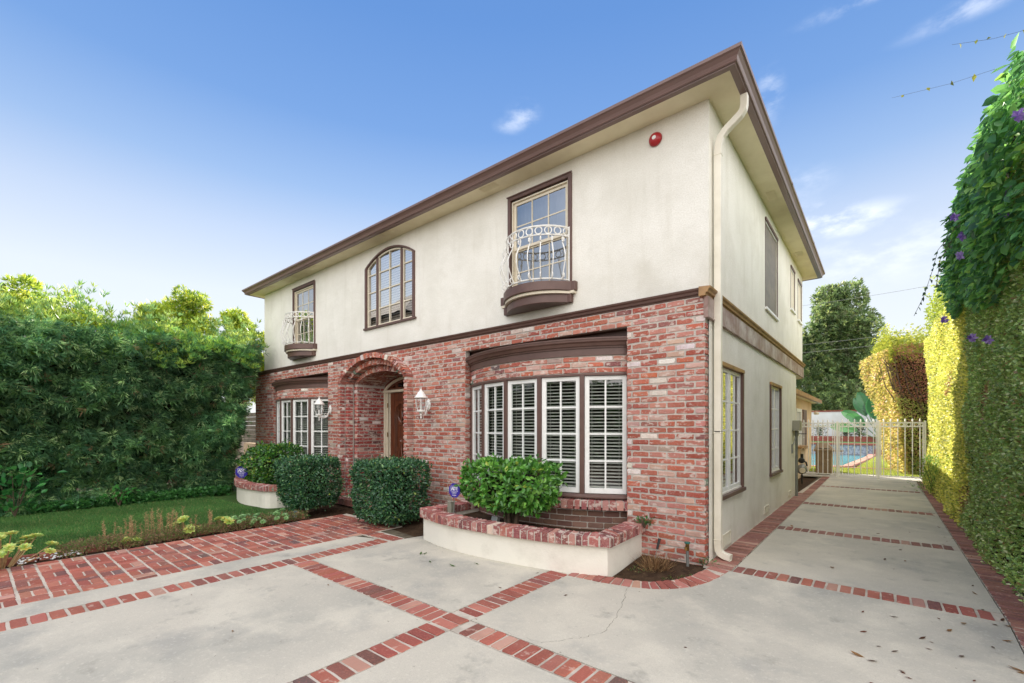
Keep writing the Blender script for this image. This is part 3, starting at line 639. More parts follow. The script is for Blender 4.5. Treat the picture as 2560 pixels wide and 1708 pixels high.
# ------------------------------------------------------------------ bow windows
def bow(cx, parent):
    Rr = 2.45; half = 1.40; A = math.asin(half/Rr); cy = Rr*math.cos(A)-.005
    def cyl(th, r): return (cx+r*math.sin(th), cy-r*math.cos(th))
    def cm(u, v, d): th = u/Rr; x, y = cyl(th, Rr+d); return (x, y, v)
    Z0, Z1 = .655, 2.20
    hb = MB(); zk = Z1+.008; k = 0
    while zk+BH < 2.44:
        course(hb, cm, -A*Rr, A*Rr, zk, BH, BL, (k % 2)*.107, PAL_WALL, -.03, .0); zk += PITCH; k += 1
    hb.build('brick_header', 'brick', parent)
    hm = MB(); ths = [-A+2*A*i/40 for i in range(41)]
    ar = lambda r, z: [(*cyl(t, r), z) for t in ths]
    hm.strip(ar(Rr-.012, 2.196), ar(Rr-.012, 2.44)); hm.strip(ar(Rr-.012, 2.196), ar(Rr-.2, 2.196)); hm.build('header_mortar', 'mortar', parent)
    path = [(Vector((*cyl(t, Rr), 0)), Vector((math.sin(t), -math.cos(t), 0))) for t in ths]
    cw = MB(); cw.sweep([(-.06, 2.425), (.006, 2.425), (.006, 2.515), (-.06, 2.515)], path)
    cw.sweep([(-.06, 2.515), (.022, 2.515), (.024, 2.535), (.045, 2.54), (.06, 2.575), (.085, 2.59), (.088, 2.615), (.095, 2.618), (.095, 2.635), (-.06, 2.64)], path)
    cw.add([(*cyl(t, Rr-.05), 2.638) for t in ths]+[(cx+half, .06, 2.638), (cx-half, .06, 2.638)], [tuple(range(43))])
    cw.box(cx-half-.03, cx+half+.03, .045, .06, 2.6, 2.80); cw.box(cx-half-.03, cx+half+.03, FY+.015, .045, 2.757, 2.78)
    cw.build('crown_moulding', 'brown_paint', parent)
    fr = MB()
    fr.sweep([(-.10, Z1-.03), (.0, Z1-.03), (.0, Z1), (-.10, Z1)], path); fr.sweep([(-.11, Z0-.05), (.03, Z0-.05), (.03, Z0-.028), (.0, Z0), (-.11, Z0)], path)
    ns = 5
    for i in range(ns+1):
        t = -A+2*A*i/ns; M = Matrix.Translation((*cyl(t, Rr), 0)) @ Matrix.Rotation(t, 4, 'Z')
        fr.box(-.03, .03, .0, .10, Z0, Z1-.03, M=M)
    FRM = fr.build('bow_window', 'brown_paint', parent, bevel=.003)
    gl = MB(); bl = MB()
    for i in range(ns):
        ta, tb = -A+2*A*i/ns, -A+2*A*(i+1)/ns; pa = Vector((*cyl(ta, Rr-.02), 0)); pb = Vector((*cyl(tb, Rr-.02), 0)); d = pb-pa; wd = d.length
        M = Matrix.Translation(pa) @ Matrix.Rotation(math.atan2(d.y, d.x), 4, 'Z')
        s = MB(); e0 = .033; x0, x1 = e0, wd-e0; z0, z1 = Z0+.006, Z1-.034; f = .052
        s.box(x0, x0+f, 0, .045, z0, z1, M=M); s.box(x1-f, x1, 0, .045, z0, z1, M=M); s.box(x0+f, x1-f, .001, .044, z1-f, z1, M=M); s.box(x0+f, x1-f, .001, .044, z0, z0+f*1.3, M=M)
        s.box(x0+f*.55, x0+f+.008, .006, .04, z0+f, z1-f*.7, M=M)
        xm = (x0+x1)/2; s.box(xm-.011, xm+.011, .008, .036, z0+f, z1-f, M=M)
        for q in range(1, 4): zz = z0+f*1.3+(z1-f-z0-f*1.3)*q/4; s.box(x0+f, x1-f, .010, .034, zz-.011, zz+.011, M=M)
        s.build('sash', 'white_paint', FRM, bevel=.002)
        gl.add([M @ Vector(p) for p in ((x0+f, .024, z0+f), (x1-f, .024, z0+f), (x1-f, .024, z1-f), (x0+f, .024, z1-f))], [(0, 1, 2, 3)])
        zz = z0+.03; kk = 0
        while zz < z1-.03:
            tl = .007; bl.add([M @ Vector(p) for p in ((x0+.01, .085, zz-tl), (x1-.01, .085, zz-tl), (x1-.01, .122, zz+tl), (x0+.01, .122, zz+tl), (x0+.01, .085, zz-tl+.003), (x1-.01, .085, zz-tl+.003), (x1-.01, .122, zz+tl+.003), (x0+.01, .122, zz+tl+.003))], [(0, 1, 2, 3), (4, 7, 6, 5), (0, 4, 5, 1), (2, 6, 7, 3)])
            zz += .044
        for xx in (x0+.09, x1-.09): bl.box(xx-.0015, xx+.0015, .082, .084, z0, z1, M=M)
        bl.box(x0, x1, .08, .13, z1-.05, z1, M=M)
    gl.build('glass_pane', 'window_glass', FRM); bl.build('blind', 'blind', FRM)
    # sill bricks and lower wall
    sl = MB(); n = int(2*A*Rr/.083)
    for i in range(n):
        u = -A*Rr+(i+.08)*2*A*Rr/n
        def sm(a, b, d, u=u): th = (u+a)/Rr; x, y = cyl(th, Rr+.10-b*.19); return (x, y, .598+d-.0-(1-b)*.02)
        brick(sl, sm, 0, .071, 0, 1, -.105, .0, pick(PAL_CAP), .006, .005, 1)
    sl.build('sill_bricks', 'brick', parent)
    sm_ = MB(); sm_.strip(ar(Rr+.09, .505), ar(Rr+.09, .57)); sm_.strip(ar(Rr+.09, .57), ar(Rr-.1, .592)); sm_.strip(ar(Rr+.09, .505), ar(Rr-.1, .505)); sm_.strip(ar(Rr-.022, -.1), ar(Rr-.022, .51)); sm_.build('sill_mortar', 'mortar', parent)
    lw = MB(); zk = -.08; k = 0
    while zk+.065 < .53: course(lw, cm, -A*Rr, A*Rr, zk, .064, .195, (k % 2)*.1, PAL_DARK, -.03, -.012, .010, .0012, 1); zk += .0755; k += 1
    lw.build('planter_brick', 'brick_plain', parent)
bow(-2.345, HOUSE); bow(-9.545, HOUSE)

# ------------------------------------------------------------------ upper windows
def upwin(c, blinds):
    f = MB(); z0, z1 = 3.50, 5.015; h = .57
    for a, b, p, q in ((c-h, c-h+.055, z0, z1), (c+h-.055, c+h, z0, z1), (c-h+.055, c+h-.055, z1-.055, z1)): f.box(a, b, -.028, .05, p, q)
    f.box(c-h-.012, c+h+.012, -.04, -.022, z1-.006, z1+.012)
    F = f.build('window', 'brown_paint', HOUSE, bevel=.003)
    s = MB(); h2 = h-.065; z0s = z0+.01; z1s = z1-.075
    for a, b, p, q in ((c-h2, c-h2+.02, z0s, z1s), (c+h2-.02, c+h2, z0s, z1s), (c-h2+.02, c+h2-.02, z1s-.02, z1s)): s.box(a, b, .0, .06, p, q)
    zm = 4.20
    for (p, q, yy) in ((zm, z1s-.02, .028), (z0s, zm+.02, .05)):
        a0, a1 = c-h2+.021, c+h2-.021; w = .042
        s.box(a0, a0+w, yy, yy+.03, p, q); s.box(a1-w, a1, yy, yy+.03, p, q); s.box(a0+w, a1-w, yy+.001, yy+.029, q-w, q); s.box(a0+w, a1-w, yy+.001, yy+.029, p, p+w)
        for t in (1/3, 2/3): xx = a0+w+(a1-a0-2*w)*t; s.box(xx-.009, xx+.009, yy+.006, yy+.026, p+w, q-w)
        zz = (p+q)/2; s.box(a0+w, a1-w, yy+.008, yy+.024, zz-.009, zz+.009)
    s.build('sash', 'cream_paint', F, bevel=.002)
    g = MB(); g.add([(c-h2+.03, .042, zm+.02), (c+h2-.03, .042, zm+.02), (c+h2-.03, .042, z1s-.03), (c-h2+.03, .042, z1s-.03)], [(0, 1, 2, 3)]); g.add([(c-h2+.03, .066, z0s+.02), (c+h2-.03, .066, z0s+.02), (c+h2-.03, .066, zm+.01), (c-h2+.03, .066, zm+.01)], [(0, 1, 2, 3)])
    g.build('glass_pane', 'window_glass_strong', F)
    k = MB(); A_ = []; B_ = []
    if not blinds:
        for i in range(61):
            x = c-.53+1.06*i/60; y = .17+.022*math.sin(i*1.15)+.012*math.sin(i*.53); A_.append((x, y, 3.5)); B_.append((x, y*.9+.015, 4.98))
        k.strip(A_, B_); k.build('curtain', 'curtain', F, smooth=True)
    else:
        zz = 3.5
        while zz < 4.2: k.box(c-.1, c+.5, .13, .165, zz, zz+.004); zz += .05
        for i in range(21):
            x = c-.53+.42*i/20; y = .16+.02*math.sin(i*1.15); A_.append((x, y, 3.5)); B_.append((x, y, 4.98))
        k.strip(A_, B_); k.build('curtain', 'curtain', F, smooth=False)
upwin(BW_C, False); upwin(SW_C, True)
# arched window
aw = MB(); c = AW_C
def band(mb, a0, a1, z0, zs, r0, r1, y0, y1):
    i_ = [(c-a0, z0)]+[(c-a0*math.cos(t), zs+r0*AF(t)) for t in [math.pi*i/28 for i in range(29)]]+[(c+a0, z0)]
    o_ = [(c-a1, z0)]+[(c-a1*math.cos(t), zs+r1*AF(t)) for t in [math.pi*i/28 for i in range(29)]]+[(c+a1, z0)]
    n = len(i_); vs = [(x, y0, z) for x, z in i_]+[(x, y0, z) for x, z in o_]+[(x, y1, z) for x, z in i_]+[(x, y1, z) for x, z in o_]; fs = []
    for i in range(n-1): fs += [(i, i+1, n+i+1, n+i), (2*n+i, 3*n+i, 3*n+i+1, 2*n+i+1), (n+i, n+i+1, 3*n+i+1, 3*n+i), (i, 2*n+i, 2*n+i+1, i+1)]
    mb.add(vs, fs)
band(aw, .755, .81, 3.56, 4.79, .235, .27, -.03, .06); aw.box(c-.84, c+.85, -.045, .05, 3.525, 3.56)
for xx in (c-.40, c+.40): aw.box(xx-.032, xx+.032, -.004, .06, 3.56, 4.79+.235*AF(math.acos(.43/.755)))
AWO = aw.build('arched_window', 'brown_paint', HOUSE)
s = MB(); band(s, .715, .752, 3.562, 4.785, .2, .232, .004, .05); s.box(c-.752, c+.752, .005, .049, 3.562, 3.60)
for a, b in ((c-.752, c-.435), (c-.365, c+.365), (c+.435, c+.752)):
    for zz in (3.92, 4.28, 4.64): s.box(a+.01, b-.01, .012, .036, zz-.011, zz+.011)
for xx, zt in ((c-.352, 4.95), (c+.352, 4.95), (c, 4.99), (c-.445, 4.92), (c+.445, 4.92)): s.box(xx-.012, xx+.012, .010, .04, 3.6, zt)
s.build('sash', 'cream_paint', AWO)
g = MB(); pl = archloop(c, .74, 3.58, 4.785, .215, 24); g.add([(x, .03, z) for x, z in pl], [tuple(range(len(pl)))]); g.build('glass_pane', 'window_glass_mirror', AWO)
k = MB(); zz = 3.6
while zz < 5.0: k.add([(c-.74, .10, zz), (c+.74, .10, zz), (c+.74, .13, zz+.042), (c-.74, .13, zz+.042)], [(0, 1, 2, 3)]); zz += .05
k.build('blind', 'blind', AWO)
# side windows ---------------------------------------------------------
def sidewin(y0, y1, z0, z1, ochre=True):
    f = MB(); f.box(-.06, .024, y1-.05, y1, z0, z1-.045); f.box(-.06, .024, y0, y0+.05, z0, z1-.045)
    f.box(-.06, .045, y0-.02, y1+.02, z0-.045, z0)
    F = f.build('side_window', 'brown_paint', HOUSE)
    t = MB(); t.box(-.06, .03, y0-.006, y1+.006, z1-.045, z1); t.build('head_trim', 'ochre_moulding', F)
    s = MB(); g = MB(); ym = (y0+y1)/2
    for a, b in ((y0+.052, ym-.006), (ym+.006, y1-.052)):
        w = .05; p, q = z0+.004, z1-.05; x0, x1 = -.05, -.012
        s.box(x0, x1, a, a+w, p, q); s.box(x0, x1, b-w, b, p, q); s.box(x0+.001, x1-.001, a+w, b-w, q-w, q); s.box(x0+.001, x1-.001, a+w, b-w, p, p+w*1.4)
        m = (a+b)/2; s.box(x0+.006, x1-.006, m-.011, m+.011, p+w, q-w)
        for i in range(1, 4): zz = p+w+(q-p-2*w)*i/4; s.box(x0+.008, x1-.008, a+w, b-w, zz-.011, zz+.011)
        g.add([(-.03, a+w, p+w), (-.03, b-w, p+w), (-.03, b-w, q-w), (-.03, a+w, q-w)], [(0, 1, 2, 3)])
    s.build('sash', 'white_paint', F, bevel=.002); g.build('glass_pane', 'window_glass_strong', F)
    bl = MB(); zz = z0+.05
    while zz < z1-.08: bl.add([(-.12, y0+.06, zz), (-.12, y1-.06, zz), (-.155, y1-.06, zz+.014), (-.155, y0+.06, zz+.014)], [(0, 1, 2, 3)]); zz += .044
    bl.build('blind', 'blind', F)
sidewin(.30, 1.585, .68, 2.30); sidewin(3.56, 4.64, .70, 2.30)
def scrwin(y0, y1, z0, z1, scr=True):
    f = MB(); f.box(-.08, .012, y1-.035, y1, z0, z1-.05); f.box(-.08, .005, y0, y0+.025, z0, z1-.05); f.box(-.08, .02, y0, y1, z1-.05, z1)
    F = f.build('side_window', 'brown_paint', HOUSE)
    t = MB(); t.box(-.08, .035, y0-.015, y1+.015, z0-.04, z0-.001); t.build('window_sill', 'white_paint', F); t = MB(); t.box(-.03, .001, y0+.026, y1-.036, z1-.075, z1-.051); t.build('screen_rail', 'white_paint', F)
    s = MB(); s.add([(-.015, y0+.02, z0), (-.015, y1-.03, z0), (-.015, y1-.03, z1-.07), (-.015, y0+.02, z1-.07)], [(0, 1, 2, 3)]); s.build('insect_screen' if scr else 'shutter_panel', 'screen_mesh' if scr else 'cream_paint', F)
scrwin(3.16, 4.30, 3.52, 5.02); scrwin(5.88, 6.46, 4.06, 4.98, False); scrwin(6.94, 7.55, 4.02, 4.96, False)
for y0, y1, z0, z1 in ((.56, .94, .03, .19), (3.06, 3.46, .07, .19), (5.57, 5.9, .07, .17)):
    v = MB(); v.box(-.02, .012, y0, y1, z0, z0+.012); v.box(-.02, .012, y0, y1, z1-.012, z1); v.box(-.02, .012, y0, y0+.014, z0+.012, z1-.012); v.box(-.02, .012, y1-.014, y1, z0+.012, z1-.012); zz = z0+.02
    while zz < z1-.015: v.add([(.008, y0+.014, zz), (.008, y1-.014, zz), (-.008, y1-.014, zz+.012), (-.008, y0+.014, zz+.012)], [(0, 1, 2, 3)]); zz += .017
    v.box(.001, .0025, y0+.01, y1-.01, z0+.01, z1-.01); v.build('crawl_vent', 'cream_metal', HOUSE)
# balconies ---------------------------------------------------------
def balcony(cx):
    def arcp(hw, pr, n=28, ya=0):
        Rq = (hw*hw+pr*pr)/(2*pr); A = math.asin(min(1, hw/Rq)); A = A if pr < hw else math.pi-A
        return [(cx+Rq*math.sin(-A+2*A*i/n), ya-pr+Rq-Rq*math.cos(-A+2*A*i/n)) for i in range(n+1)]
    sl = MB()
    def slab(mb, hw, pr, z0, z1, ends):
        p = arcp(hw-ends, pr-.06, ya=-.06) if ends else arcp(hw, pr)
        if ends: p = [(cx-hw, 0), (cx-hw, -.07), (cx-hw+ends, -.07)]+p[1:-1]+[(cx+hw-ends, -.07), (cx+hw, -.07), (cx+hw, 0)]
        n = len(p); mb.add([(x, y, z0) for x, y in p]+[(x, y, z1) for x, y in p], [tuple(range(n))[::-1], tuple(range(n, 2*n))]+[(i, i+1, n+i+1, n+i) for i in range(n-1)])
    slab(sl, .665, .41, 3.375, 3.50, .07); slab(sl, .60, .33, 3.22, 3.335, .06)
    B = sl.build('balcony', 'brown_paint', HOUSE, bevel=.006)
    cb_ = MB(); slab(cb_, .645, .375, 3.337, 3.373, .07); cb_.build('cream_band', 'cream_paint', B)
    r = MB(); hw, pr = .545, .40; ar = arcp(hw, pr, 36)
    for z, rr in ((4.255, .013), (4.135, .010), (3.535, .012)): r.tube([(x, y, z) for x, y in ar], rr, 6)
    L_ = [0]
    for i in range(len(ar)-1): L_.append(L_[-1]+math.dist(ar[i], ar[i+1]))
    def at(sv):
        for i in range(len(ar)-1):
            if L_[i+1] >= sv: break
        t = (sv-L_[i])/(L_[i+1]-L_[i]); x = ar[i][0]+(ar[i+1][0]-ar[i][0])*t; y = ar[i][1]+(ar[i+1][1]-ar[i][1])*t
        dx, dy = ar[i+1][0]-ar[i][0], ar[i+1][1]-ar[i][1]; l = math.hypot(dx, dy); return Vector((x, y, 0)), Vector((dx/l, dy/l, 0)), Vector((dy/l, -dx/l, 0))
    nr_ = 11
    for i in range(nr_):
        P, T_, O_ = at(L_[-1]*(i+.5)/nr_); r.tube([P+T_*.048*math.cos(a)+Vector((0, 0, 4.195+.048*math.sin(a))) for a in [2*math.pi*k/18 for k in range(18)]], .008, 5, closed=True)
    for i in range(9):
        P, T_, O_ = at(L_[-1]*(i+.9)/9.8)
        prof = [(.05, 4.085), (.065, 4.065), (.06, 4.04), (.035, 4.035), (.018, 4.06), (.02, 4.1), (.045, 4.125), (.02, 4.13), (.008, 4.09), (.02, 4.03), (.07, 3.94), (.105, 3.85), (.10, 3.76), (.06, 3.66), (.02, 3.58), (.0, 3.55), (.03, 3.535), (.06, 3.55), (.07, 3.58), (.055, 3.605), (.035, 3.60), (.03, 3.58)]
        r.tube([P+O_*a+Vector((0, 0, z)) for a, z in prof], .0085, 5)
    for s in (-1, 1): r.box(cx+s*(hw+.0)-.012, cx+s*(hw+.0)+.012, -.03, -.002, 3.52, 4.27)
    r.build('railing', 'white_iron', B, smooth=False)
balcony(BW_C-.01); balcony(SW_C-.01)
# downspout
ds = MB()
def sq(pts, hw=.037):
    pts = [Vector(p) for p in pts]; vs = []
    for i, p in enumerate(pts):
        t = (pts[min(i+1, len(pts)-1)]-pts[max(i-1, 0)]).normalized(); a = Vector((0, 1, 0)) if abs(t.y) < .9 else Vector((1, 0, 0)); b = t.cross(a).normalized(); a = b.cross(t).normalized()
        vs += [p+a*hw*sx+b*hw*sy for sx, sy in ((-1, -1), (1, -1), (1, 1), (-1, 1))]
    n = len(pts); fs = [(i*4+j, i*4+(j+1) % 4, (i+1)*4+(j+1) % 4, (i+1)*4+j) for i in range(n-1) for j in range(4)]
    ds.add(vs, fs+[(0, 3, 2, 1)])
dy = .15
sq([(.33, dy, 5.17), (.33, dy, 5.06), (.32, dy, 5.01), (.29, dy, 4.97), (.14, dy, 4.86), (.09, dy, 4.80), (.065, dy, 4.72), (.06, dy, 4.6), (.06, dy, 1.45)])
sq([(.06, dy, 1.47), (.06, dy, .17), (.065, dy, .11), (.09, dy-.0, .07), (.13, dy-.01, .055), (.2, dy-.02, .045)], .037)
for z in (1.44, 4.6, .22): ds.box(.018, .102, dy-.042, dy+.042, z, z+.012)
ds.build('downspout', 'cream_metal', HOUSE, bevel=.006)
# rear wing ---------------------------------------------------------
rw = MB(); XW = -.5
wallpoly(rw, rect(6.69, 14.6, -.3, 2.45), [rect(10.7, 11.85, .95, 2.1), rect(12.1, 13.0, .9, 2.1)], lambda u, v, d: (XW+d, u, v), 0, .1)
rw.add([(-7, 14.6, -.3), (XW, 14.6, -.3), (XW, 14.6, 2.45), (-7, 14.6, 2.45)], [(0, 1, 2, 3)]); rw.build('rear_wing_wall', 'peach_stucco', HOUSE)
re = MB(); re.add([(XW+.28, 6.69, 2.5), (XW+.28, 14.9, 2.5), (-7, 14.9, 2.5), (-3.5, 12, 3.3), (-3.5, 6.69, 3.3)], [(0, 1, 3, 4), (1, 2, 3)]); re.build('rear_roof', 'asphalt_shingle', HOUSE)
rg = MB(); rg.box(XW+.2, XW+.3, 6.69, 14.9, 2.4, 2.52); rg.box(-7, XW+.199, 14.8, 14.9, 2.4, 2.52); rg.build('rear_gutter', 'ochre_moulding', HOUSE)
rs = MB(); rs.box(XW-.01, XW+.199, 6.69, 14.79, 2.42, 2.44); rs.build('rear_soffit', 'stucco_soffit', HOUSE)
w_ = MB(); w_.box(XW-.05, XW+.02, 10.7, 10.8, .95, 2.1); w_.box(XW-.05, XW+.02, 11.75, 11.85, .95, 2.1); w_.box(XW-.05, XW+.02, 10.8, 11.75, 2.0, 2.1)
w_.box(XW-.04, XW+.0, 11.25, 11.3, .95, 2.0)
for zz in (1.25, 1.6): w_.box(XW-.04, XW+.0, 10.8, 11.75, zz, zz+.03)
WW = w_.build('rear_window', 'white_paint', HOUSE); g = MB(); g.add([(XW-.02, 10.8, .95), (XW-.02, 11.75, .95), (XW-.02, 11.75, 2.0), (XW-.02, 10.8, 2.0)], [(0, 1, 2, 3)]); g.build('glass_pane', 'window_glass', WW)
w_ = MB(); w_.box(XW-.02, XW+.16, 10.6, 11.9, .88, .94); w_.box(XW-.02, XW+.06, 12.05, 13.05, .8, .88); w_.build('rear_sill', 'ochre_moulding', HOUSE)
w_ = MB(); w_.box(XW-.03, XW+.03, 12.1, 13.0, .9, 2.1)
for k in range(22): w_.box(XW+.03, XW+.037, 12.14, 12.96, .95+k*.05, .98+k*.05)
w_.build('shutter', 'brown_paint', HOUSE)

# ------------------------------------------------------------------ things on the house
def lantern(x, y, z, mx, label):
    # body centre x,y ; z roof rim; mount on wall at mx
    t = empty('wall_lantern', (mx, FY, z-.12), label, 'lantern', 'white lanterns beside the entry arch')
    b = MB(); M = Matrix.Translation((mx, FY-.002, z-.10)) @ Matrix.Rotation(R(90), 4, 'X')
    b.rev([(0, .03), (.035, .028), (.045, .012), (.058, .010), (.06, 0)], 0, 0, 8, M=Matrix.Translation((mx, FY-.002, z-.11)) @ Matrix.Scale(1.75, 4, (0, 0, 1)) @ Matrix.Rotation(R(90), 4, 'X'))
    b.build('backplate', 'white_iron', t)
    a = MB(); dx = mx-x; Yb = y
    a.tube([(mx, FY-.02, z-.13), (mx-dx*.1, FY-.06, z-.22), (mx-dx*.3, FY-.10, z-.285), (mx-dx*.6, FY-.16, z-.30), (x, Yb, z-.27)], [.014, .013, .012, .012, .014], 8)
    a.tube([(mx-dx*.2, FY-.07, z-.20), (mx-dx*.35, FY-.11, z-.19), (mx-dx*.45, FY-.13, z-.22), (mx-dx*.4, FY-.12, z-.25), (mx-dx*.33, FY-.1, z-.235)], .008, 6)
    a.rev([(0, z-.37), (.009, z-.36), (.014, z-.34), (.008, z-.32), (.016, z-.30), (.01, z-.285), (.02, z-.27), (.03, z-.255), (.07, z-.245), (.072, z-.232), (.0, z-.230)], x, Yb, 12)
    a.build('bracket_arm', 'white_iron', t)
    g = MB(); g.rev([(.052, z-.232), (.07, z-.19), (.088, z-.13), (.095, z-.08), (.090, z-.035), (.076, z-.008)], x, Yb, 24); G = g.build('lamp_shade', 'clear_glass', t, smooth=True)
    f = MB()
    for k in range(6):
        th = math.pi*k/3+.3; f.tube([(x+r*math.cos(th), Yb+r*math.sin(th), zz) for r, zz in ((.056, z-.232), (.073, z-.19), (.091, z-.13), (.098, z-.08), (.093, z-.035), (.079, z-.004))], .005, 5)
    f.rev([(.072, z-.235), (.076, z-.225), (.07, z-.215)], x, Yb, 16)
    f.rev([(.0, z-.235), (.02, z-.22), (.018, z-.13), (.0, z-.12)], x, Yb, 10)
    f.build('cage', 'white_iron', t)
    c = MB(); c.rev([(.0, z-.002), (.09, z-.002), (.115, z-.012), (.119, z-.004), (.098, z+.02), (.078, z+.045), (.06, z+.075), (.05, z+.095), (.032, z+.10), (.026, z+.12), (.012, z+.125), (.014, z+.14), (.006, z+.155), (.004, z+.185), (0, z+.19)], x, Yb, 20); c.build('lantern_roof', 'white_iron', t, smooth=True)
lantern(-4.58, -.36, 2.02, -4.67, 'white cage lantern on the brick wall right of the arched entry')
lantern(-8.06, -.36, 2.02, -8.03, 'white cage lantern left of the arched entry, in front of the left bow window')
t = empty('alarm_bell', (-.61, 0, 5.0), 'round red alarm bell high on the cream stucco under the eave', 'alarm bell')
b = MB(); M = Matrix.Translation((-.61, -.012, 4.985)) @ Matrix.Rotation(R(90), 4, 'X'); b.rev([(.0, .052), (.02, .052), (.045, .047), (.066, .034), (.078, .014), (.082, 0), (.07, -.0), (0, -.004)], 0, 0, 24, M=M); b.build('gong', 'bell_red', t, smooth=True)
b = MB(); b.rev([(0, .06), (.02, .059), (.026, .05)], 0, 0, 16, M=M); b.build('hub_cap', 'white_paint', t)
b = MB(); b.rev([(.05, -.001), (.05, -.012), (0, -.012)], 0, 0, 16, M=M); b.build('mount', 'grey_metal', t)
# meter
t = empty('electric_meter', (.05, 6.3, 0), 'grey meter box with conduit down the stucco side wall', 'electric meter')
b = MB(); b.box(.004, .14, 6.12, 6.44, 1.44, 1.66); 
for k in range(8): b.box(.14, .144, 6.14, 6.42, 1.46+k*.023, 1.472+k*.023)
b.build('meter_box', 'grey_plastic', t, bevel=.015)
b = MB(); b.tube([(.06, 6.28, 1.44), (.06, 6.28, .0)], .028, 8); b.tube([(.06, 6.28, 1.43), (.06, 6.28, 1.33)], .042, 8); b.tube([(.05, 6.28, 1.32), (.03, 6.1, 1.15), (.02, 6.05, 1.1)], .01, 5); b.box(.004, .03, 6.0, 6.08, .95, 1.15)
b.build('conduit', 'grey_metal', t)
t = empty('gas_meter', (-.2, 9.4, 0), 'grey gas meter with pipes and pale dial beside the rear wing wall', 'gas meter')
b = MB(); b.rev([(.0, .13), (.1, .13), (.13, .09), (.13, -.06), (.1, -.1), (0, -.1)], 0, 0, 16, M=Matrix.Translation((-.2, 9.4, .36)) @ Matrix.Rotation(R(90), 4, 'X')); b.build('meter_body', 'grey_metal', t, smooth=True)
b = MB(); b.rev([(0, .15), (.07, .148), (.075, .13)], 0, 0, 16, M=Matrix.Translation((-.17, 9.4, .33)) @ Matrix.Rotation(R(90), 4, 'X')); b.build('dial', 'cream_paint', t)
b = MB(); b.tube([(-.32, 9.4, -.05), (-.32, 9.4, .55), (-.22, 9.4, .62), (-.1, 9.4, .55), (-.08, 9.4, .45)], .022, 8); b.tube([(-.2, 9.4, .6), (-.2, 9.4, .78)], .035, 8); b.rev([(0, .05), (.06, .04), (.08, 0), (.06, -.03), (0, -.04)], 0, 0, 12, M=Matrix.Translation((-.2, 9.33, .6)) @ Matrix.Rotation(R(90), 4, 'X')); b.tube([(-.2, 9.4, .3), (-.2, 9.4, -.05)], .02, 8); b.build('pipe', 'black_metal', t)
t = empty('handrail_bracket', (XW+.3, 11.0, 1.0), 'short dark metal bar projecting below the rear window', 'bracket')
b = MB(); b.tube([(XW, 10.0, 1.33), (XW+.34, 10.0, 1.33)], .012, 6); b.tube([(XW+.3, 9.7, 1.33), (XW+.3, 10.35, 1.33)], .014, 6); b.build('bar', 'black_metal', t)
t = empty('flood_light', (XW, 14.55, 1.98), 'small round pale light at the rear wing corner', 'outdoor light')
b = MB(); b.tube([(XW, 14.5, 2.15), (XW+.10, 14.5, 2.12)], .015, 6); b.rev([(0, .05), (.06, .04), (.085, -.02), (.07, -.06), (0, -.07)], 0, 0, 14, M=Matrix.Translation((XW+.16, 14.5, 2.05))); b.build('lamp_head', 'cream_paint', t)

# ------------------------------------------------------------------ planters
def planter(poly, n_arc, label):
    # poly : outer stucco outline from left wall end to right wall end
    t = empty('planter', (sum(p[0] for p in poly)/len(poly), -.7, -.06), label, 'planter', 'curved stucco planters under the bow windows')
    P = [Vector(p) for p in poly]
    def offs(d):
        r = []
        for i, p in enumerate(P):
            a = P[max(i-1, 0)]; b = P[min(i+1, len(P)-1)]; n1 = (p-a); n2 = (b-p)
            n1 = n1.normalized() if n1.length > 0 else n2.normalized(); n2 = n2.normalized() if n2.length > 0 else n1
            m = Vector((n1.y, -n1.x))+Vector((n2.y, -n2.x)); m.normalize(); k = 1/max(.4, m.dot(Vector((n1.y, -n1.x)))); r.append(p+m*d*min(k, 1.5))
        return r
    o = offs(0); i_ = offs(-.16); s = MB()
    s.strip([(p.x, p.y, -.12) for p in o], [(p.x, p.y, .255) for p in o]); s.strip([(p.x, p.y, -.12) for p in i_], [(p.x, p.y, .255) for p in i_]); s.strip([(p.x, p.y, .255) for p in o], [(p.x, p.y, .255) for p in i_])
    s.build('planter_wall', 'planter_stucco', t)
    a = offs(.05); b = offs(-.17); L_ = [0]
    for k in range(len(a)-1): L_.append(L_[-1]+(a[k+1]-a[k]).length)
    cp = MB() 
    for k in range(len(a)-1):
        seg = (a[k+1]-a[k]).length; segi = (b[k+1]-b[k]).length; n = max(1, round(seg/.079))
        for j in range(n):
            t0 = (j+.09)/n; t1 = (j+.91)/n
            A_, B_, C_, D_ = a[k].lerp(a[k+1], t0), a[k].lerp(a[k+1], t1), b[k].lerp(b[k+1], t0), b[k].lerp(b[k+1], t1)
            def mq(u, v, d, A_=A_, B_=B_, C_=C_, D_=D_): p = A_.lerp(B_, u).lerp(C_.lerp(D_, u), v); return (p.x, p.y, .36+d)
            brick(cp, mq, 0, 1, 0, 1, -.105, .0, pick(PAL_CAP), .014, .006, 1)
    cp.build('brick_cap', 'brick', t)
    a2 = offs(.045); b2 = offs(-.165); m = MB(); m.strip([(p.x, p.y, .262) for p in a2], [(p.x, p.y, .353) for p in a2]); m.strip([(p.x, p.y, .353) for p in a2], [(p.x, p.y, .353) for p in b2]); m.strip([(p.x, p.y, .262) for p in b2], [(p.x, p.y, .353) for p in b2]); m.strip([(p.x, p.y, .262) for p in a2], [(p.x, p.y, .262) for p in b2])
    m.build('cap_mortar', 'mortar', t)
    q = MB(); q.add([(p.x, p.y, .20) for p in i_], [tuple(range(len(i_)))]); q.build('planter_soil', 'soil', t)
    return t
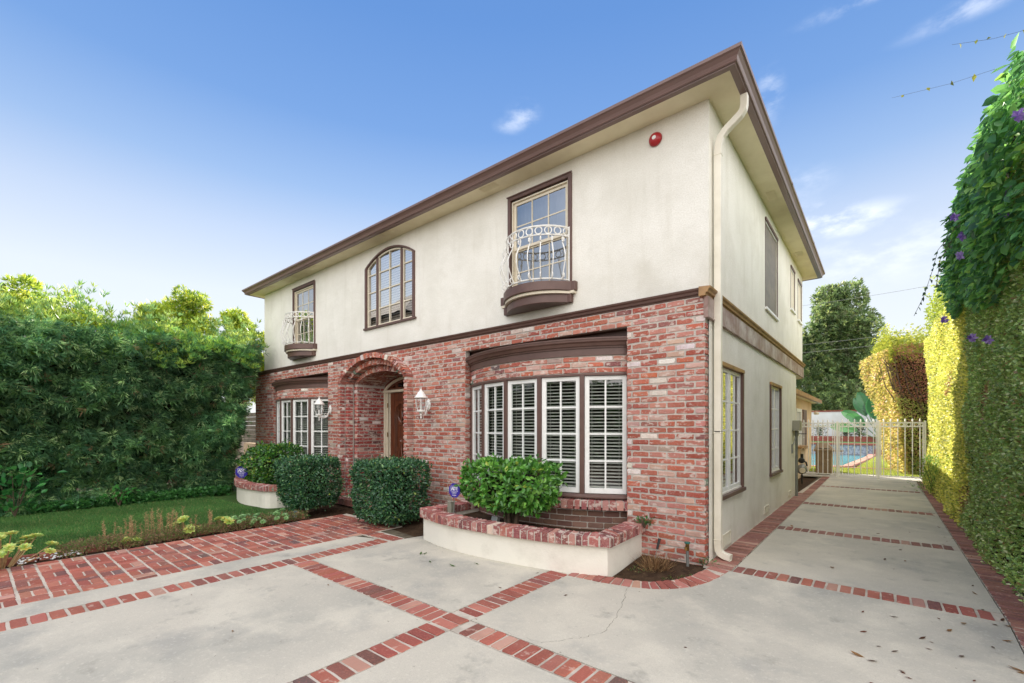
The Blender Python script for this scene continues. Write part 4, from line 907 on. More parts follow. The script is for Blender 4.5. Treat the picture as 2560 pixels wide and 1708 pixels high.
def smooth_poly(pts, n=5):
    r = []
    for i in range(len(pts)-1):
        p0 = Vector(pts[max(i-1, 0)]); p1 = Vector(pts[i]); p2 = Vector(pts[i+1]); p3 = Vector(pts[min(i+2, len(pts)-1)])
        for k in range(n):
            t = k/n; r.append(tuple(.5*((2*p1)+(-p0+p2)*t+(2*p0-5*p1+4*p2-p3)*t*t+(-p0+3*p1-3*p2+p3)*t**3)))
    r.append(tuple(pts[-1])); return r
planter([(-3.52, -.10), (-3.52, -1.18)]+smooth_poly([(-3.45, -1.23), (-2.9, -1.35), (-2.18, -1.36), (-1.31, -1.24), (-.72, -1.03)])+[(-.74, -.10)], 0, 'long curved cream planter with red brick cap under the right bow window')
planter(smooth_poly([(-11.0, -.10), (-10.75, -.75), (-10.0, -1.3), (-9.0, -1.62), (-8.2, -1.6), (-7.7, -1.4), (-7.62, -.10)]), 0, 'white curved planter with brick cap beside the lawn under the left bow window')

# ------------------------------------------------------------------ shrubs
def box_shrub(name, cx, cy, cz, sx, sy, sz, n, L, label, cols, w, trunk=True, matn='leaf_glossy', group=None, rough=.06, wf=.55, seed=1, cat='shrub'):
    t = empty(name, (cx, cy, -.06), label, cat, group)
    k = n; u = nr.uniform(-1, 1, (k, 3)); face = nr.choice(6, k, p=[.2, .14, .27, .10, .20, .09]); ax = face//2; sg = np.where(face % 2 == 0, 1., -1.)
    depth = np.abs(nr.normal(0, .09, k)); u[np.arange(k), ax] = sg*(1-depth*1.2)
    # face order: 0:+x 1:-x 2:(+y->use -y front) 3:+y 4:+z 5:-z
    m = face == 2; u[m, 1] *= -1; m = face == 3; u[m, 1] *= -1
    q = np.abs(u)**6; s = (q.sum(1))**(1/6.); u = u/np.maximum(s, 1)[:, None]
    hs = np.array([sx, sy, sz])/2; P = u*hs; nrm = unit(u**5/hs); P += nrm*(snoise(P, 9, seed)*rough)[:, None]+nr.normal(0, .014, (k, 3))+nrm*((nr.rand(k, 1)**14)*.09); P[:, :2] *= (1-.28*np.clip(-P[:, 2]/sz*2-.45, 0, 1))[:, None]; P += np.array([cx, cy, cz])
    D = unit(nrm*nr.uniform(.3, 1, (k, 1))+rv(k)*.75+np.array([0, 0, .15])); Nn = unit(nrm+rv(k)*.7+np.array([0, 0, .5]))
    C = colmix(k, cols, w)*(1-.0*depth[:, None]); Lr = L*nr.uniform(.7, 1.25, k)
    leaf_obj('foliage', P, D, Nn, Lr, Lr*wf, C, matn, t, oval=True)
    c = MB(); nseg = 12
    for i in range(16):
        th = rnd.uniform(0, 6.28); r0 = .04; top = (cx+sx*.36*math.cos(th)*rnd.uniform(.4, 1), cy+sy*.36*math.sin(th)*rnd.uniform(.4, 1), cz+sz*rnd.uniform(-.2, .35))
        mid = (cx+(top[0]-cx)*.4, cy+(top[1]-cy)*.4, cz-sz*.3); c.tube([(cx+.05*math.cos(th), cy+.05*math.sin(th), -.08), mid, top], [.026, .016, .004], 6)
    c.build('branches', 'bark', t)
    d = MB(); d.rev([(0, -sz*.34), (sx*.3, -sz*.30), (sx*.36, 0), (sx*.34, sz*.3), (0, sz*.36)], 0, 0, 12, M=Matrix.Translation((cx, cy, cz)) @ Matrix.Scale(sy/sx, 4, (0, 1, 0))); d.build('inner_twigs', 'dark_twigs', t)
    return t
GB = [(50, 90, 62), (64, 108, 72), (88, 132, 80), (118, 158, 100), (140, 162, 70), (120, 94, 70)]
box_shrub('clipped_shrub', -6.88, -1.16, .49, .90, .84, .88, 12000, .046, 'dark clipped shrub left of the entry path, in front of the left planter', GB, [6, 6, 3, 1, .15, .2], seed=2, group='clipped shrubs flanking the entry path')
box_shrub('clipped_shrub', -4.64, -.93, .50, .93, .86, .88, 12000, .046, 'dark clipped shrub right of the entry path below the brick wall lantern', GB, [6, 6, 3, 1, .15, .1], seed=5, group='clipped shrubs flanking the entry path')
GC = [(78, 134, 52), (98, 158, 64), (124, 176, 78), (62, 108, 48), (166, 184, 80)]
box_shrub('camellia_shrub', -2.22, -.80, .735, 1.18, .62, .52, 3000, .078, 'bright green broad-leaved camellia in the right planter', GC, [6, 5, 3, 3, .3], seed=8, rough=.12, wf=.5)
box_shrub('viburnum_shrub', -9.0, -.95, .65, 1.3, .8, .84, 4800, .062, 'lighter green leafy shrub in the left planter behind the clipped one', [(52, 100, 42), (74, 128, 50), (104, 150, 56), (150, 170, 60), (44, 84, 44)], [5, 5, 3, .9, 3], seed=9, rough=.12, wf=.6)

# ------------------------------------------------------------------ left hedge and trees behind it
HG = empty('podocarpus_hedge', (-11.3, -5, -.06), 'tall dark green feathery hedge along the left side of the lawn', 'hedge')
def tufts(name, P, out, per, L, Wd, cols, w, parent, spread=.9, droop=-.15, matn='leaf', shade=None):
    n = len(P); PP = np.repeat(P, per, 0); OO = np.repeat(out, per, 0); m = len(PP)
    D = unit(OO+rv(m)*spread+np.array([0, 0, droop])); PP = PP+D*L*.15
    C = np.repeat(colmix(n, cols, w, .25), per, 0)*(1+nr.uniform(-.12, .12, (m, 1)))
    if shade is not None: C = C*np.repeat(shade, per)[:, None]
    Lr = L*nr.uniform(.7, 1.2, m); return leaf_obj(name, PP, D, rv(m)+np.array([.2, 0, .6]), Lr, Wd, C, matn, parent, .1)
n = 12500
z = nr.uniform(-.02, 3.55, n); y = -8.2+nr.rand(n)*(6.95+.2*z); P = np.column_stack([np.zeros(n), y, z]); Q = np.column_stack([y*0, y, z])
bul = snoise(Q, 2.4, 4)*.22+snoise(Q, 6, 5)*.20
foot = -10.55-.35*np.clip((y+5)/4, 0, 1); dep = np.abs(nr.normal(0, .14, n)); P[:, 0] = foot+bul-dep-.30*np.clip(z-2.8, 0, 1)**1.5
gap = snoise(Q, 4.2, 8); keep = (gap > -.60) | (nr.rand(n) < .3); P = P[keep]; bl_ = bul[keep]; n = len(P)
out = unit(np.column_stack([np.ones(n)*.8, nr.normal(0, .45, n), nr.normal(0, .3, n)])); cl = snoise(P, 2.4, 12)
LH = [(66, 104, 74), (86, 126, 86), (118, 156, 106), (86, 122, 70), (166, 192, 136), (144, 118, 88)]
tufts('foliage', P, out, 11, .16, .020, LH, [6, 6, 3.5, 4, 1.6, .35], HG, shade=(1+.3*cl)*(1+1.3*np.clip(bl_, -.35, .4)), droop=-.35, spread=.7)  # leaf colours darkened in the hollows and lightened on bulges, as painted shading
n = 2600; z = nr.uniform(0, 3.7, n); P = np.column_stack([nr.uniform(-12.4, -10.95, n), -1.28+.2*z+nr.normal(0, .1, n), z])
tufts('end_growth', P, unit(np.column_stack([nr.normal(.3, .4, n), np.ones(n)*.8, nr.normal(0, .3, n)])), 9, .13, .018, LH, [5, 6, 4, 4, 1.4, .25], HG)
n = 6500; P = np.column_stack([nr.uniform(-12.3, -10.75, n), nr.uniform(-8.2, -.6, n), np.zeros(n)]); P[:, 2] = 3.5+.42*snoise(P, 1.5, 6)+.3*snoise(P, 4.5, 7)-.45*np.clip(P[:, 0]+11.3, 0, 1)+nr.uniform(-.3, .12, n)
tufts('top_growth', P, unit(np.column_stack([nr.normal(.4, .4, n), nr.normal(0, .4, n), np.ones(n)])), 9, .13, .02, [(112, 160, 92), (142, 184, 88), (172, 198, 88), (92, 142, 86)], [4, 3, 2, 3], HG, droop=.1)  # yellower leaves than the body: sunlight on the top painted into the colour
b = MB()
for i in range(10):
    yy = -8+i*.78
    b.tube([(-11.4, yy, -.1), (-11.4+rnd.uniform(-.1, .1), yy+.1, 1.5), (-11.4, yy, 3.3)], [.06, .05, .02], 7)
    for k in range(9): z0 = .3+k*.33; b.tube([(-11.4, yy, z0), (-10.95, yy+rnd.uniform(-.3, .3), z0+.15), (-10.75, yy+rnd.uniform(-.4, .4), z0+.2)], [.02, .012, .004], 5)
b.build('branches', 'bark', HG)
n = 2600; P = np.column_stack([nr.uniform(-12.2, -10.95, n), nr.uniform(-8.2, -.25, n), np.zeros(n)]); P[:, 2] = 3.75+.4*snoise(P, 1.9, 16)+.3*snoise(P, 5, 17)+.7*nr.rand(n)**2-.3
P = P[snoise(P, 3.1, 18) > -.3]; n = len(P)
tufts('sunlit_shoots', P, unit(np.column_stack([nr.normal(.1, .35, n), nr.normal(0, .35, n), np.ones(n)])), 8, .13, .022, [(128, 160, 80), (158, 180, 88), (104, 142, 82)], [3, 2, 3], HG, droop=.3)  # sunlit look of these shoots comes partly from their yellow-green leaf colours
b = MB(); b.box(-12.0, -11.35, -8.2, -1.2, .25, 3.1); b.build('inner_twigs', 'dark_twigs', HG)
def crown_tree(name, x, y, h, r, z0, n, L, Wd, cols, w, label, group=None, cat='tree', seed=1, per=7, elong=1.0, clumps=14, spread=1.0, trunk=.12, matn='leaf'):
    t = empty(name, (x, y, -.09), label, cat, group); rs = np.random.RandomState(seed)
    cs = []
    for i in range(clumps):
        zz = rs.uniform(0, 1); rr = r*math.sqrt(max(.05, 1-(2*zz-.85)**2*.75)); th = rs.uniform(0, 6.283)
        cs.append((x+rr*.62*math.cos(th)*rs.uniform(.2, 1), y+rr*.62*math.sin(th)*rs.uniform(.2, 1), z0+(h-z0)*(.1+.82*zz), r*rs.uniform(.30, .5)*(1-.45*zz)))
    cs = np.array(cs); idx = rs.choice(len(cs), n, p=cs[:, 3]**2/np.sum(cs[:, 3]**2)); v = rv(n); rad = (nr.rand(n)**.4)
    P = cs[idx, :3]+v*(cs[idx, 3]*rad)[:, None]*np.array([1, 1, elong]); out = unit(v+np.array([0, 0, .3]))
    P += (snoise(P, 2.5, seed)*.18*r/2)[:, None]*v
    tufts('crown', P, out, per, L, Wd, cols, w, t, spread=spread, droop=0, matn=matn, shade=1+.2*snoise(P, 1.5, seed+3))
    b = MB(); b.tube([(x, y, -.1), (x+.1, y, z0), (x, y+.05, (z0+h)/2), (x, y, h*.93)], [trunk, trunk*.8, trunk*.45, trunk*.1], 9)
    for c_ in cs: b.tube([(x, y, z0+(c_[2]-z0)*.5), ((x+c_[0])/2, (y+c_[1])/2, (c_[2]+z0+(c_[2]-z0)*.5)/2+.1), tuple(c_[:3])], [trunk*.35, trunk*.22, trunk*.05], 6)
    b.build('trunk', 'bark', t); return t
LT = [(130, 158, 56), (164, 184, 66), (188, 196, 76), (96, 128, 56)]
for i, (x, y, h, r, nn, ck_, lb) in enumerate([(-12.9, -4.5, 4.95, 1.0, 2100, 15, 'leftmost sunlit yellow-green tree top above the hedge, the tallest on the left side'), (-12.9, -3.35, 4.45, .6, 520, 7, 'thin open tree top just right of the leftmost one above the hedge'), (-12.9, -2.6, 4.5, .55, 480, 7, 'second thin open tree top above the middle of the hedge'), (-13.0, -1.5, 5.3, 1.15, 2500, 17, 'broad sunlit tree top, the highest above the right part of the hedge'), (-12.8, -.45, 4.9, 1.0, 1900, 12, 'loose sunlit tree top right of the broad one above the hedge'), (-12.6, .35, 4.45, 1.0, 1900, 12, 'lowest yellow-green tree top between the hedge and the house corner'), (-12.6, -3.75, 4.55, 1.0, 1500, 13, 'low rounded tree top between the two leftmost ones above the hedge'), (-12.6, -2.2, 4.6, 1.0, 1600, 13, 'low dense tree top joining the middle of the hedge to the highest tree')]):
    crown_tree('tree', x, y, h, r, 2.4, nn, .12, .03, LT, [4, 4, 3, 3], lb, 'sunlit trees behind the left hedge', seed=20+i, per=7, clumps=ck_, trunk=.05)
# plants at the foot of the hedge
def leafy(name, x, y, h, r, n, L, label, cols, cat='plant', group=None, z=-.06, wf=.6, up=.5, matn='leaf'):
    t = empty(name, (x, y, z), label, cat, group); P = np.column_stack([nr.normal(x, r*.5, n), nr.normal(y, r*.5, n), z+nr.uniform(.02, 1, n)**.8*h])
    D = unit(np.column_stack([(P[:, 0]-x), (P[:, 1]-y), np.full(n, up*r)])+rv(n)*r*.5); leaf_obj('foliage', P, D, rv(n)*.5+np.array([0, 0, 1.]), L*nr.uniform(.7, 1.2, n), L*wf, colmix(n, cols), matn, t, .15, oval=True)
    b = MB()
    for i in range(6): th = rnd.uniform(0, 6.28); b.tube([(x, y, z-.02), (x+r*.3*math.cos(th), y+r*.3*math.sin(th), z+h*.5), (x+r*.6*math.cos(th), y+r*.6*math.sin(th), z+h*.95)], [.008, .006, .003], 5)
    b.build('stem', 'bark', t); return t
leafy('broadleaf_plant', -10.35, -4.75, .85, .42, 150, .13, 'tall broad-leaved plant growing against the left end of the hedge', [(60, 128, 66), (78, 146, 76), (50, 108, 60)])
leafy('broadleaf_plant', -10.3, -3.35, .35, .22, 50, .11, 'small broad-leaved sprout in front of the hedge, mid lawn edge', [(66, 140, 66), (84, 156, 76)])
n = 2600; P = np.column_stack([nr.uniform(-10.75, -10.3, n), nr.uniform(-4.6, -1.3, n), nr.uniform(-.06, .12, n)])
tag(leaf_obj('ground_cover', P, rv(n)+np.array([0, 0, .5]), rv(n)*.5+np.array([0, 0, 1.]), .07, .055, colmix(n, [(58, 112, 56), (76, 132, 66), (48, 96, 52)]), 'leaf'), 'low leafy ground cover along the foot of the hedge', 'ground cover', kind='stuff')

# ------------------------------------------------------------------ bed along the walk
def succulent(name, x, y, h, r, nros, rr, cols, label, group='succulents beside the brick walk'):
    t = empty(name, (x, y, -.06), label, 'succulent', group); Ps = []; Ds = []; Ns = []; b = MB()
    for i in range(nros):
        th = rnd.uniform(0, 6.28); q = math.sqrt(rnd.random())*r; cx, cy = x+q*math.cos(th), y+q*math.sin(th); cz = -.06+h*rnd.uniform(.45, 1)*(1-.4*(q/r)**2); tilt = Vector((math.cos(th)*q/r*.6, math.sin(th)*q/r*.6, 1)).normalized()
        tilt = (tilt+Vector((.25, -.25, 0))).normalized()
        M = tilt.to_track_quat('Z', 'Y').to_matrix(); s_ = rr*rnd.uniform(.7, 1.15)
        for ringk, (el, ln, nn) in enumerate(((.15, 1, 9), (.5, .85, 8), (.95, .6, 6), (1.3, .38, 4))):
            for k in range(nn):
                a = 6.283*k/nn+ringk*.4; d = M @ Vector((math.cos(a)*math.cos(el), math.sin(a)*math.cos(el), math.sin(el))); Ps.append((cx, cy, cz)); Ds.append(tuple(d*ln*s_)); Ns.append(tuple(tilt))
        b.tube([(x+q*.3*math.cos(th), y+q*.3*math.sin(th), -.08), (x+q*.7*math.cos(th), y+q*.7*math.sin(th), cz*.5-.03), (cx, cy, cz)], [.007, .006, .005], 5)
    P = np.array(Ps); D_ = np.array(Ds); Lr = np.linalg.norm(D_, axis=1); leaf_obj('rosettes', P, D_, np.array(Ns), Lr, Lr*.5, colmix(len(P), cols), 'leaf_glossy', t, .12, .7); b.build('stem', 'dry_stalk', t); return t
YG = [(166, 186, 92), (144, 176, 86), (186, 200, 116), (192, 182, 90)]; GG = [(122, 160, 100), (140, 176, 114), (108, 146, 94)]
succulent('succulent', -6.12, -5.05, .36, .42, 30, .075, YG, 'large yellow-green rosette bush at the near end of the bed, left edge of the photo')
succulent('succulent', -6.2, -3.3, .27, .15, 6, .085, YG, 'bright rosette succulent with big heads right of the dry stalks')
succulent('succulent', -6.15, -3.98, .12, .14, 5, .06, YG, 'small low rosette succulent under the dry stalks')
succulent('succulent', -6.17, -2.83, .27, .14, 7, .07, YG, 'upright yellow-green rosette succulent near the last dry stalks')
succulent('succulent', -6.2, -2.6, .26, .18, 16, .05, GG, 'grey-green rosette clump in the middle of the far bed')
succulent('succulent', -6.17, -2.33, .19, .17, 15, .048, GG, 'low grey-green rosette clump between its two taller neighbours')
succulent('succulent', -6.17, -2.02, .22, .2, 20, .05, GG, 'dense green rosette clump close to the clipped shrub')
succulent('succulent', -6.25, -1.75, .14, .12, 8, .045, [(104, 120, 112), (92, 108, 98)], 'blue-grey rosette clump at the far end of the bed')
for i, (x, y, h, sp, lb) in enumerate([(-6.2, -4.1, .42, .07, 'thin dry stalk plant nearest the camera in the bed'), (-6.24, -3.94, .36, .06, 'second dry stalk plant from the near end of the bed'), (-6.28, -3.8, .4, .12, 'bushy dry stalk plant left of the tallest one'), (-6.34, -3.62, .52, .12, 'tallest dry brown stalk plant with seed heads'), (-6.28, -3.4, .48, .09, 'pair of dense straw-coloured stalks behind the big rosette succulent'), (-6.22, -3.22, .36, .05, 'single short dry stalk behind the bright rosette succulent'), (-6.25, -2.98, .42, .08, 'cluster of three dry spikes right of the bright rosette succulent')]):
    t = empty('dry_stalk_plant', (x, y, -.06), lb, 'dried plant', 'dry stalk plants in the bed'); b = MB(); nst = [3, 3, 7, 8, 6, 2, 4][i]; Pq = []; Dq = []
    for k in range(nst):
        ax, ay = x+rnd.uniform(-sp, sp), y+rnd.uniform(-sp, sp); hh = h*rnd.uniform(.6, 1); bx, by = ax+rnd.uniform(-.04, .04), ay+rnd.uniform(-.04, .04)
        b.tube([(ax, ay, -.07), ((ax+bx)/2+rnd.uniform(-.01, .01), (ay+by)/2, hh*.5), (bx, by, hh-.06)], [.004, .003, .0015], 4)
        m = int(60*hh/.4)
        for q in range(m): f = .25+.75*q/m; Pq.append((ax+(bx-ax)*f, ay+(by-ay)*f, -.06+hh*f)); a = rnd.uniform(0, 6.28); Dq.append((math.cos(a), math.sin(a), rnd.uniform(.2, .9)))
    b.build('stem', 'dry_stalk', t); P = np.array(Pq); leaf_obj('dry_leaves', P, np.array(Dq), rv(len(P)), nr.uniform(.018, .042, len(P)), .006, colmix(len(P), [(186, 160, 116), (160, 126, 92), (200, 178, 130), (150, 112, 88)]), 'leaf_matte', t)
n = 7500; P = np.column_stack([nr.uniform(-6.4, -6.02, n), nr.uniform(-4.6, -1.6, n), nr.uniform(-.06, .07, n)]); P[:, 2] += .05*np.clip(snoise(P, 6, 31), 0, 1)
tag(leaf_obj('bed_ground_cover', P, rv(n)+np.array([0, 0, .8]), rv(n), nr.uniform(.02, .05, n), .014, colmix(n, [(112, 124, 72), (96, 118, 64), (146, 124, 92), (124, 98, 80)]), 'leaf_matte'), 'scruffy low ground cover and dead leaves in the narrow bed', 'ground cover', kind='stuff')
b = MB()
for i in range(60):
    x, y, r = rnd.uniform(-6.33, -6.03), rnd.uniform(-4.95, -4.4), rnd.uniform(.006, .018); b.rev([(0, -r*.6), (r*.8, -r*.3), (r, .1*r), (r*.6, r*.6), (0, r*.7)], 0, 0, 6, M=Matrix.Translation((x, y, -.04)) @ Matrix.Rotation(rnd.uniform(0, 3), 4, 'Z') @ Matrix.Scale(rnd.uniform(1, 1.7), 4, (1, 0, 0)))
tag(b.build('pebbles', 'white_wall'), 'small pale pebbles in the bed by the brick curb', 'pebbles', kind='stuff')

# ------------------------------------------------------------------ small things near the right planter
def yard_sign(x, y, z0, z1, yawd, s, lean, label):
    t = empty('yard_sign', (x, y, z0), label, 'sign', 'blue security signs on stakes'); p = MB(); p.tube([(x-lean, y, z0-.05), (x, y, z1-s*.5)], .006, 6); p.build('stake', 'grey_metal', t)
    M = Matrix.Translation((x, y, z1)) @ Matrix.Rotation(R(yawd), 4, 'Z'); b = MB(); oc = [(s*math.cos(R(22.5+45*k)), s*math.sin(R(22.5+45*k))) for k in range(8)]
    n = 8; vs = [M @ Vector((u, -.004, v)) for u, v in oc]+[M @ Vector((u, .004, v)) for u, v in oc]; b.add(vs, [tuple(range(8)), tuple(range(8, 16))[::-1]]+[(i, n+i, n+(i+1) % n, (i+1) % n) for i in range(8)])
    B = b.build('sign_panel', 'sign_blue', t); L_ = MB(); yy = -.0065
    def bar(u0, v0, u1, v1, w):
        d = Vector((u1-u0, v1-v0)); l = d.length; d /= l; q = Vector((-d.y, d.x))*w/2; c = [(u0-q.x, v0-q.y), (u1-q.x, v1-q.y), (u1+q.x, v1+q.y), (u0+q.x, v0+q.y)]
        L_.add([M @ Vector((a*s, yy, b*s)) for a, b in c], [(0, 1, 2, 3)])
    # A D T
    bar(-.50, .02, -.33, .44, .09); bar(-.33, .44, -.16, .02, .09); bar(-.42, .16, -.24, .16, .07)
    bar(-.10, .02, -.10, .44, .09); bar(-.10, .41, .05, .41, .08); bar(-.10, .05, .05, .05, .08); bar(.05, .41, .14, .3, .08); bar(.14, .3, .14, .16, .08); bar(.14, .16, .05, .05, .08)
    bar(.2, .41, .52, .41, .08); bar(.36, .02, .36, .41, .09)
    for a, b_, c, d in ((-.6, .56, .6, .56), (.6, .56, .6, -.1), (.6, -.1, -.6, -.1), (-.6, -.1, -.6, .56)): bar(a, b_, c, d, .035)
    for k in range(9): bar(-.46+k*.1, -.25, -.40+k*.1, -.25, .07)
    for k in range(10): bar(-.40+k*.08, -.40, -.35+k*.08, -.40, .05)
    bar(-.35, -.62, .35, -.62, .06)
    L_.build('lettering', 'sign_white', B); return t
yard_sign(-2.85, -1.21, .2, .675, 5, .10, .02, 'blue octagonal security sign reading ADT in the right planter beside the camellia')
yard_sign(-9.5, -1.4, .2, .52, 42, .14, -.06, 'blue octagonal security sign reading ADT at the left end of the left planter')
t = empty('garden_spotlight', (-3.3, -.86, .2), 'small pale grey box light near the left end of the right planter', 'garden light', 'garden lights in the right planter')
b = MB(); b.box(-3.34, -3.26, -.89, -.83, .2, .43); b.box(-3.345, -3.255, -.895, -.825, .43, .44); b.build('housing', 'grey_plastic', t, bevel=.006)
t = empty('garden_spotlight', (-2.34, -.98, .2), 'dark grey spotlight tilted under the camellia branches', 'garden light', 'garden lights in the right planter')
b = MB(); b.box(-.05, .05, -.03, .03, -.05, .06, M=Matrix.Translation((-2.34, -.98, .30)) @ Matrix.Rotation(R(-20), 4, 'X')); b.tube([(-2.34, -.97, .18), (-2.34, -.97, .27)], .01, 6); b.build('housing', 'grey_metal', t, bevel=.006)
t = empty('garden_tap', (-.16, -.22, -.10), 'grey standpipe tap with green handle in front of the brick corner', 'garden tap')
b = MB(); b.tube([(-.16, -.215, -.13), (-.165, -.22, .15)], .017, 8); b.build('standpipe', 'grey_metal', t)
b = MB(); b.tube([(-.165, -.22, .14), (-.165, -.22, .22)], .022, 8); b.tube([(-.165, -.22, .19), (-.165, -.27, .18), (-.165, -.275, .15)], .014, 8); b.build('spout', 'brass', t)
b = MB(); b.rev([(0, .235), (.028, .235), (.034, .226), (.028, .217), (0, .217)], -.165, -.22, 10); b.tube([(-.165, -.22, .2), (-.165, -.22, .225)], .008, 6); b.build('valve_handle', 'green_valve', t)
t = empty('garden_trowel', (-.50, -.26, -.09), 'dark handled trowel stuck upright in the bed beside the tap', 'trowel')
b = MB(); b.tube([(-.50, -.24, .10), (-.485, -.20, .22)], [.014, .017], 8); b.build('handle', 'black_metal', t); b = MB(); b.tube([(-.52, -.29, -.08), (-.50, -.24, .10)], .005, 6); b.add([(-.55, -.30, -.02), (-.49, -.30, -.02), (-.50, -.31, -.12), (-.54, -.31, -.12)], [(0, 1, 2, 3)]); b.build('blade', 'grey_metal', t)
sheet('bed_soil', [(-.72, -1.0), (-.35, -.96), (-.17, -.80), (.0, -.55), (.06, -.3), (.0, -.12), (-.72, -.12)], -.03, 'soil', skirt=0)
sheet('bed_soil', [(-5.2, -1.5), (-4.0, -1.38), (-3.55, -1.3), (-3.55, -.1), (-5.2, -.1)], -.015, 'soil', skirt=0)
t = empty('dry_grass_tuft', (-.42, -.48, -.09), 'dead brown grass tuft in the small corner bed', 'dried plant')
n = 420; P = np.column_stack([nr.normal(-.42, .05, n), nr.normal(-.46, .05, n), np.full(n, -.09)]); D_ = np.column_stack([nr.normal(0, .6, n), nr.normal(0, .6, n), nr.uniform(.4, 1, n)]); leaf_obj('blades', P, D_, rv(n), nr.uniform(.12, .26, n), .006, colmix(n, [(150, 120, 84), (118, 92, 66), (96, 76, 56), (172, 146, 104)]), 'leaf_matte', t)
n = 700; P = np.column_stack([nr.uniform(-.65, .03, n), nr.uniform(-.7, -.14, n), nr.uniform(-.09, -.05, n)]); keep = P[:, 1] > -.9-.9*P[:, 0]*0; P = P[snoise(P, 5, 2) > -.1]; n = len(P)
tag(leaf_obj('weeds', P, rv(n)+np.array([0, 0, .6]), rv(n), .028, .018, colmix(n, [(88, 118, 60), (70, 96, 50), (110, 100, 60)]), 'leaf'), 'small green weeds in the corner bed soil', 'weeds', kind='stuff')
leafy('weed_plant', .0, -.14, .12, .10, 45, .035, 'small dark weed at the foot of the brick corner', [(60, 100, 52), (74, 118, 60)], z=-.06)
leafy('weed_plant', -.66, -.22, .10, .12, 60, .04, 'small green weed sprouting on the right end of the planter cap', [(76, 124, 66), (60, 100, 56)], z=.34)

# fallen leaves
lm = []
for k in range(4):
    b = MB(); q = [(0, -1), (.35, -.5), (.45, 0), (.3, .55), (0, 1), (-.3, .55), (-.45, 0), (-.35, -.5)]; a = .012+.004*k; cz = [.35*x*x*(1+k*.4)+.12*y*y*k for x, y in q]
    b.add([(0, 0, .001)]+[(x*a, y*a*1.3, z_*a+.002) for (x, y), z_ in zip(q, cz)], [(0, i+1, (i+1) % 8+1) for i in range(8)], 0, lin(*[(104, 66, 46), (84, 60, 44), (136, 104, 66), (70, 100, 50)][k]))
    me = b.build('leaf_source', 'leaf_matte'); lm.append(me.data); bpy.data.objects.remove(me)
LB = {0: 'brown curled fallen leaf lying on the pale paving', 3: 'green fallen leaf on the slab in front of the long planter'}
def drop(x, y, k, z=None, s=1):
    o = bpy.data.objects.new('fallen_leaf', lm[k]); COL.objects.link(o); o.location = (x, y, (zg(x, y) if z is None else z)+.003); o.rotation_euler = (rnd.uniform(-.3, .3), rnd.uniform(-.3, .3), rnd.uniform(0, 6.28)); o.scale = (s, s, s)
    tag(o, LB[3] if k == 3 else LB[0], 'leaf', 'green leaves on the front slab' if k == 3 else 'brown leaves scattered on the paving')
for x, y in ((-2.9, -1.73), (-2.86, -1.70), (-2.24, -1.82), (-2.08, -1.59), (-2.55, -1.88)): drop(x, y, 3, s=1.3)
for x, y in ((-1.35, -1.41), (-1.37, -2.0), (-.77, -1.76)): drop(x, y, 1)
for i in range(46):
    if i < 26: x, y = rnd.uniform(1.35, 2.2), rnd.uniform(-2.2, -.3)
    elif i < 36: x, y = rnd.uniform(.4, 2.2), rnd.uniform(.1, 4)
    else: x, y = rnd.uniform(-4.3, 1.2), rnd.uniform(-4.2, -1.9)
    drop(x, y, rnd.choice([0, 0, 1, 2]), s=rnd.uniform(.9, 1.7) if i < 36 else rnd.uniform(.6, 1.1))
for i in range(40): drop(rnd.uniform(2.1, 2.46), rnd.uniform(-1.5, 6), rnd.choice([0, 1, 1, 2]), s=rnd.uniform(.8, 1.4))

# ------------------------------------------------------------------ right hedge, vine
HR = empty('privet_hedge', (2.9, 5.5, 0), 'tall clipped small-leaved hedge along the right side of the driveway', 'hedge')
def hedge_side(ys, ye, n, L, cols, w, z1=4.0, mn='leaf_glossy'):
    y = nr.uniform(ys, ye, n); z = nr.uniform(-.02, 1, n)**.95*z1; P = np.column_stack([np.zeros(n), y, z]); Q = np.column_stack([y*0, y, z])
    dep = np.abs(nr.normal(0, .055, n)); ft = .16*np.clip(.5-z, 0, .5)*2*-1
    P[:, 0] = 2.50+ft*.6+dep+snoise(Q, 1.6, 41)*.08+snoise(Q, 6, 42)*.055; gp = (snoise(Q, 3.4, 47) < .75) | (nr.rand(n) < .45); P = P[gp]; n = len(P)
    D_ = unit(np.column_stack([-np.abs(nr.normal(.55, .4, n)), nr.normal(0, .6, n), nr.normal(.1, .6, n)])); Nn = unit(np.column_stack([-np.ones(n), nr.normal(0, .6, n), nr.normal(.5, .6, n)]))
    C = colmix(n, cols, w, .22)*(1+.22*snoise(P, 1.8, 44))[:, None]; dd = (snoise(P, 2.3, 48) > .7) & (nr.rand(n) < .5); C[dd] = np.array(lin(150, 120, 82)[:3]); Lr = L*nr.uniform(.7, 1.3, n); return leaf_obj('foliage', P, D_, Nn, Lr, Lr*.6, C, mn, HR, .15)
RC = [(118, 156, 84), (148, 180, 98), (178, 204, 122), (134, 148, 78), (214, 222, 172), (160, 136, 92)]
hedge_side(-.6, 4.2, 66000, .038, RC, [5, 5, 3, 3, .8, .6]); hedge_side(4.2, 12.2, 62000, .046, [(188, 194, 90), (208, 210, 100), (220, 218, 124), (138, 156, 68)], [4, 4, 3, 4], mn='leaf')  # far stretch uses paler yellow leaves, its sunlight put into the colour
n = 15000; P = np.column_stack([nr.uniform(2.45, 3.3, n), nr.uniform(-.6, 12.2, n), np.zeros(n)]); P[:, 2] = 4.0+.07*np.clip(P[:, 1]-5, 0, 8)+.22*snoise(P, 1.6, 51)+.12*snoise(P, 5, 52)+nr.uniform(-.35, .3, n)+.7*(nr.rand(n)**7)
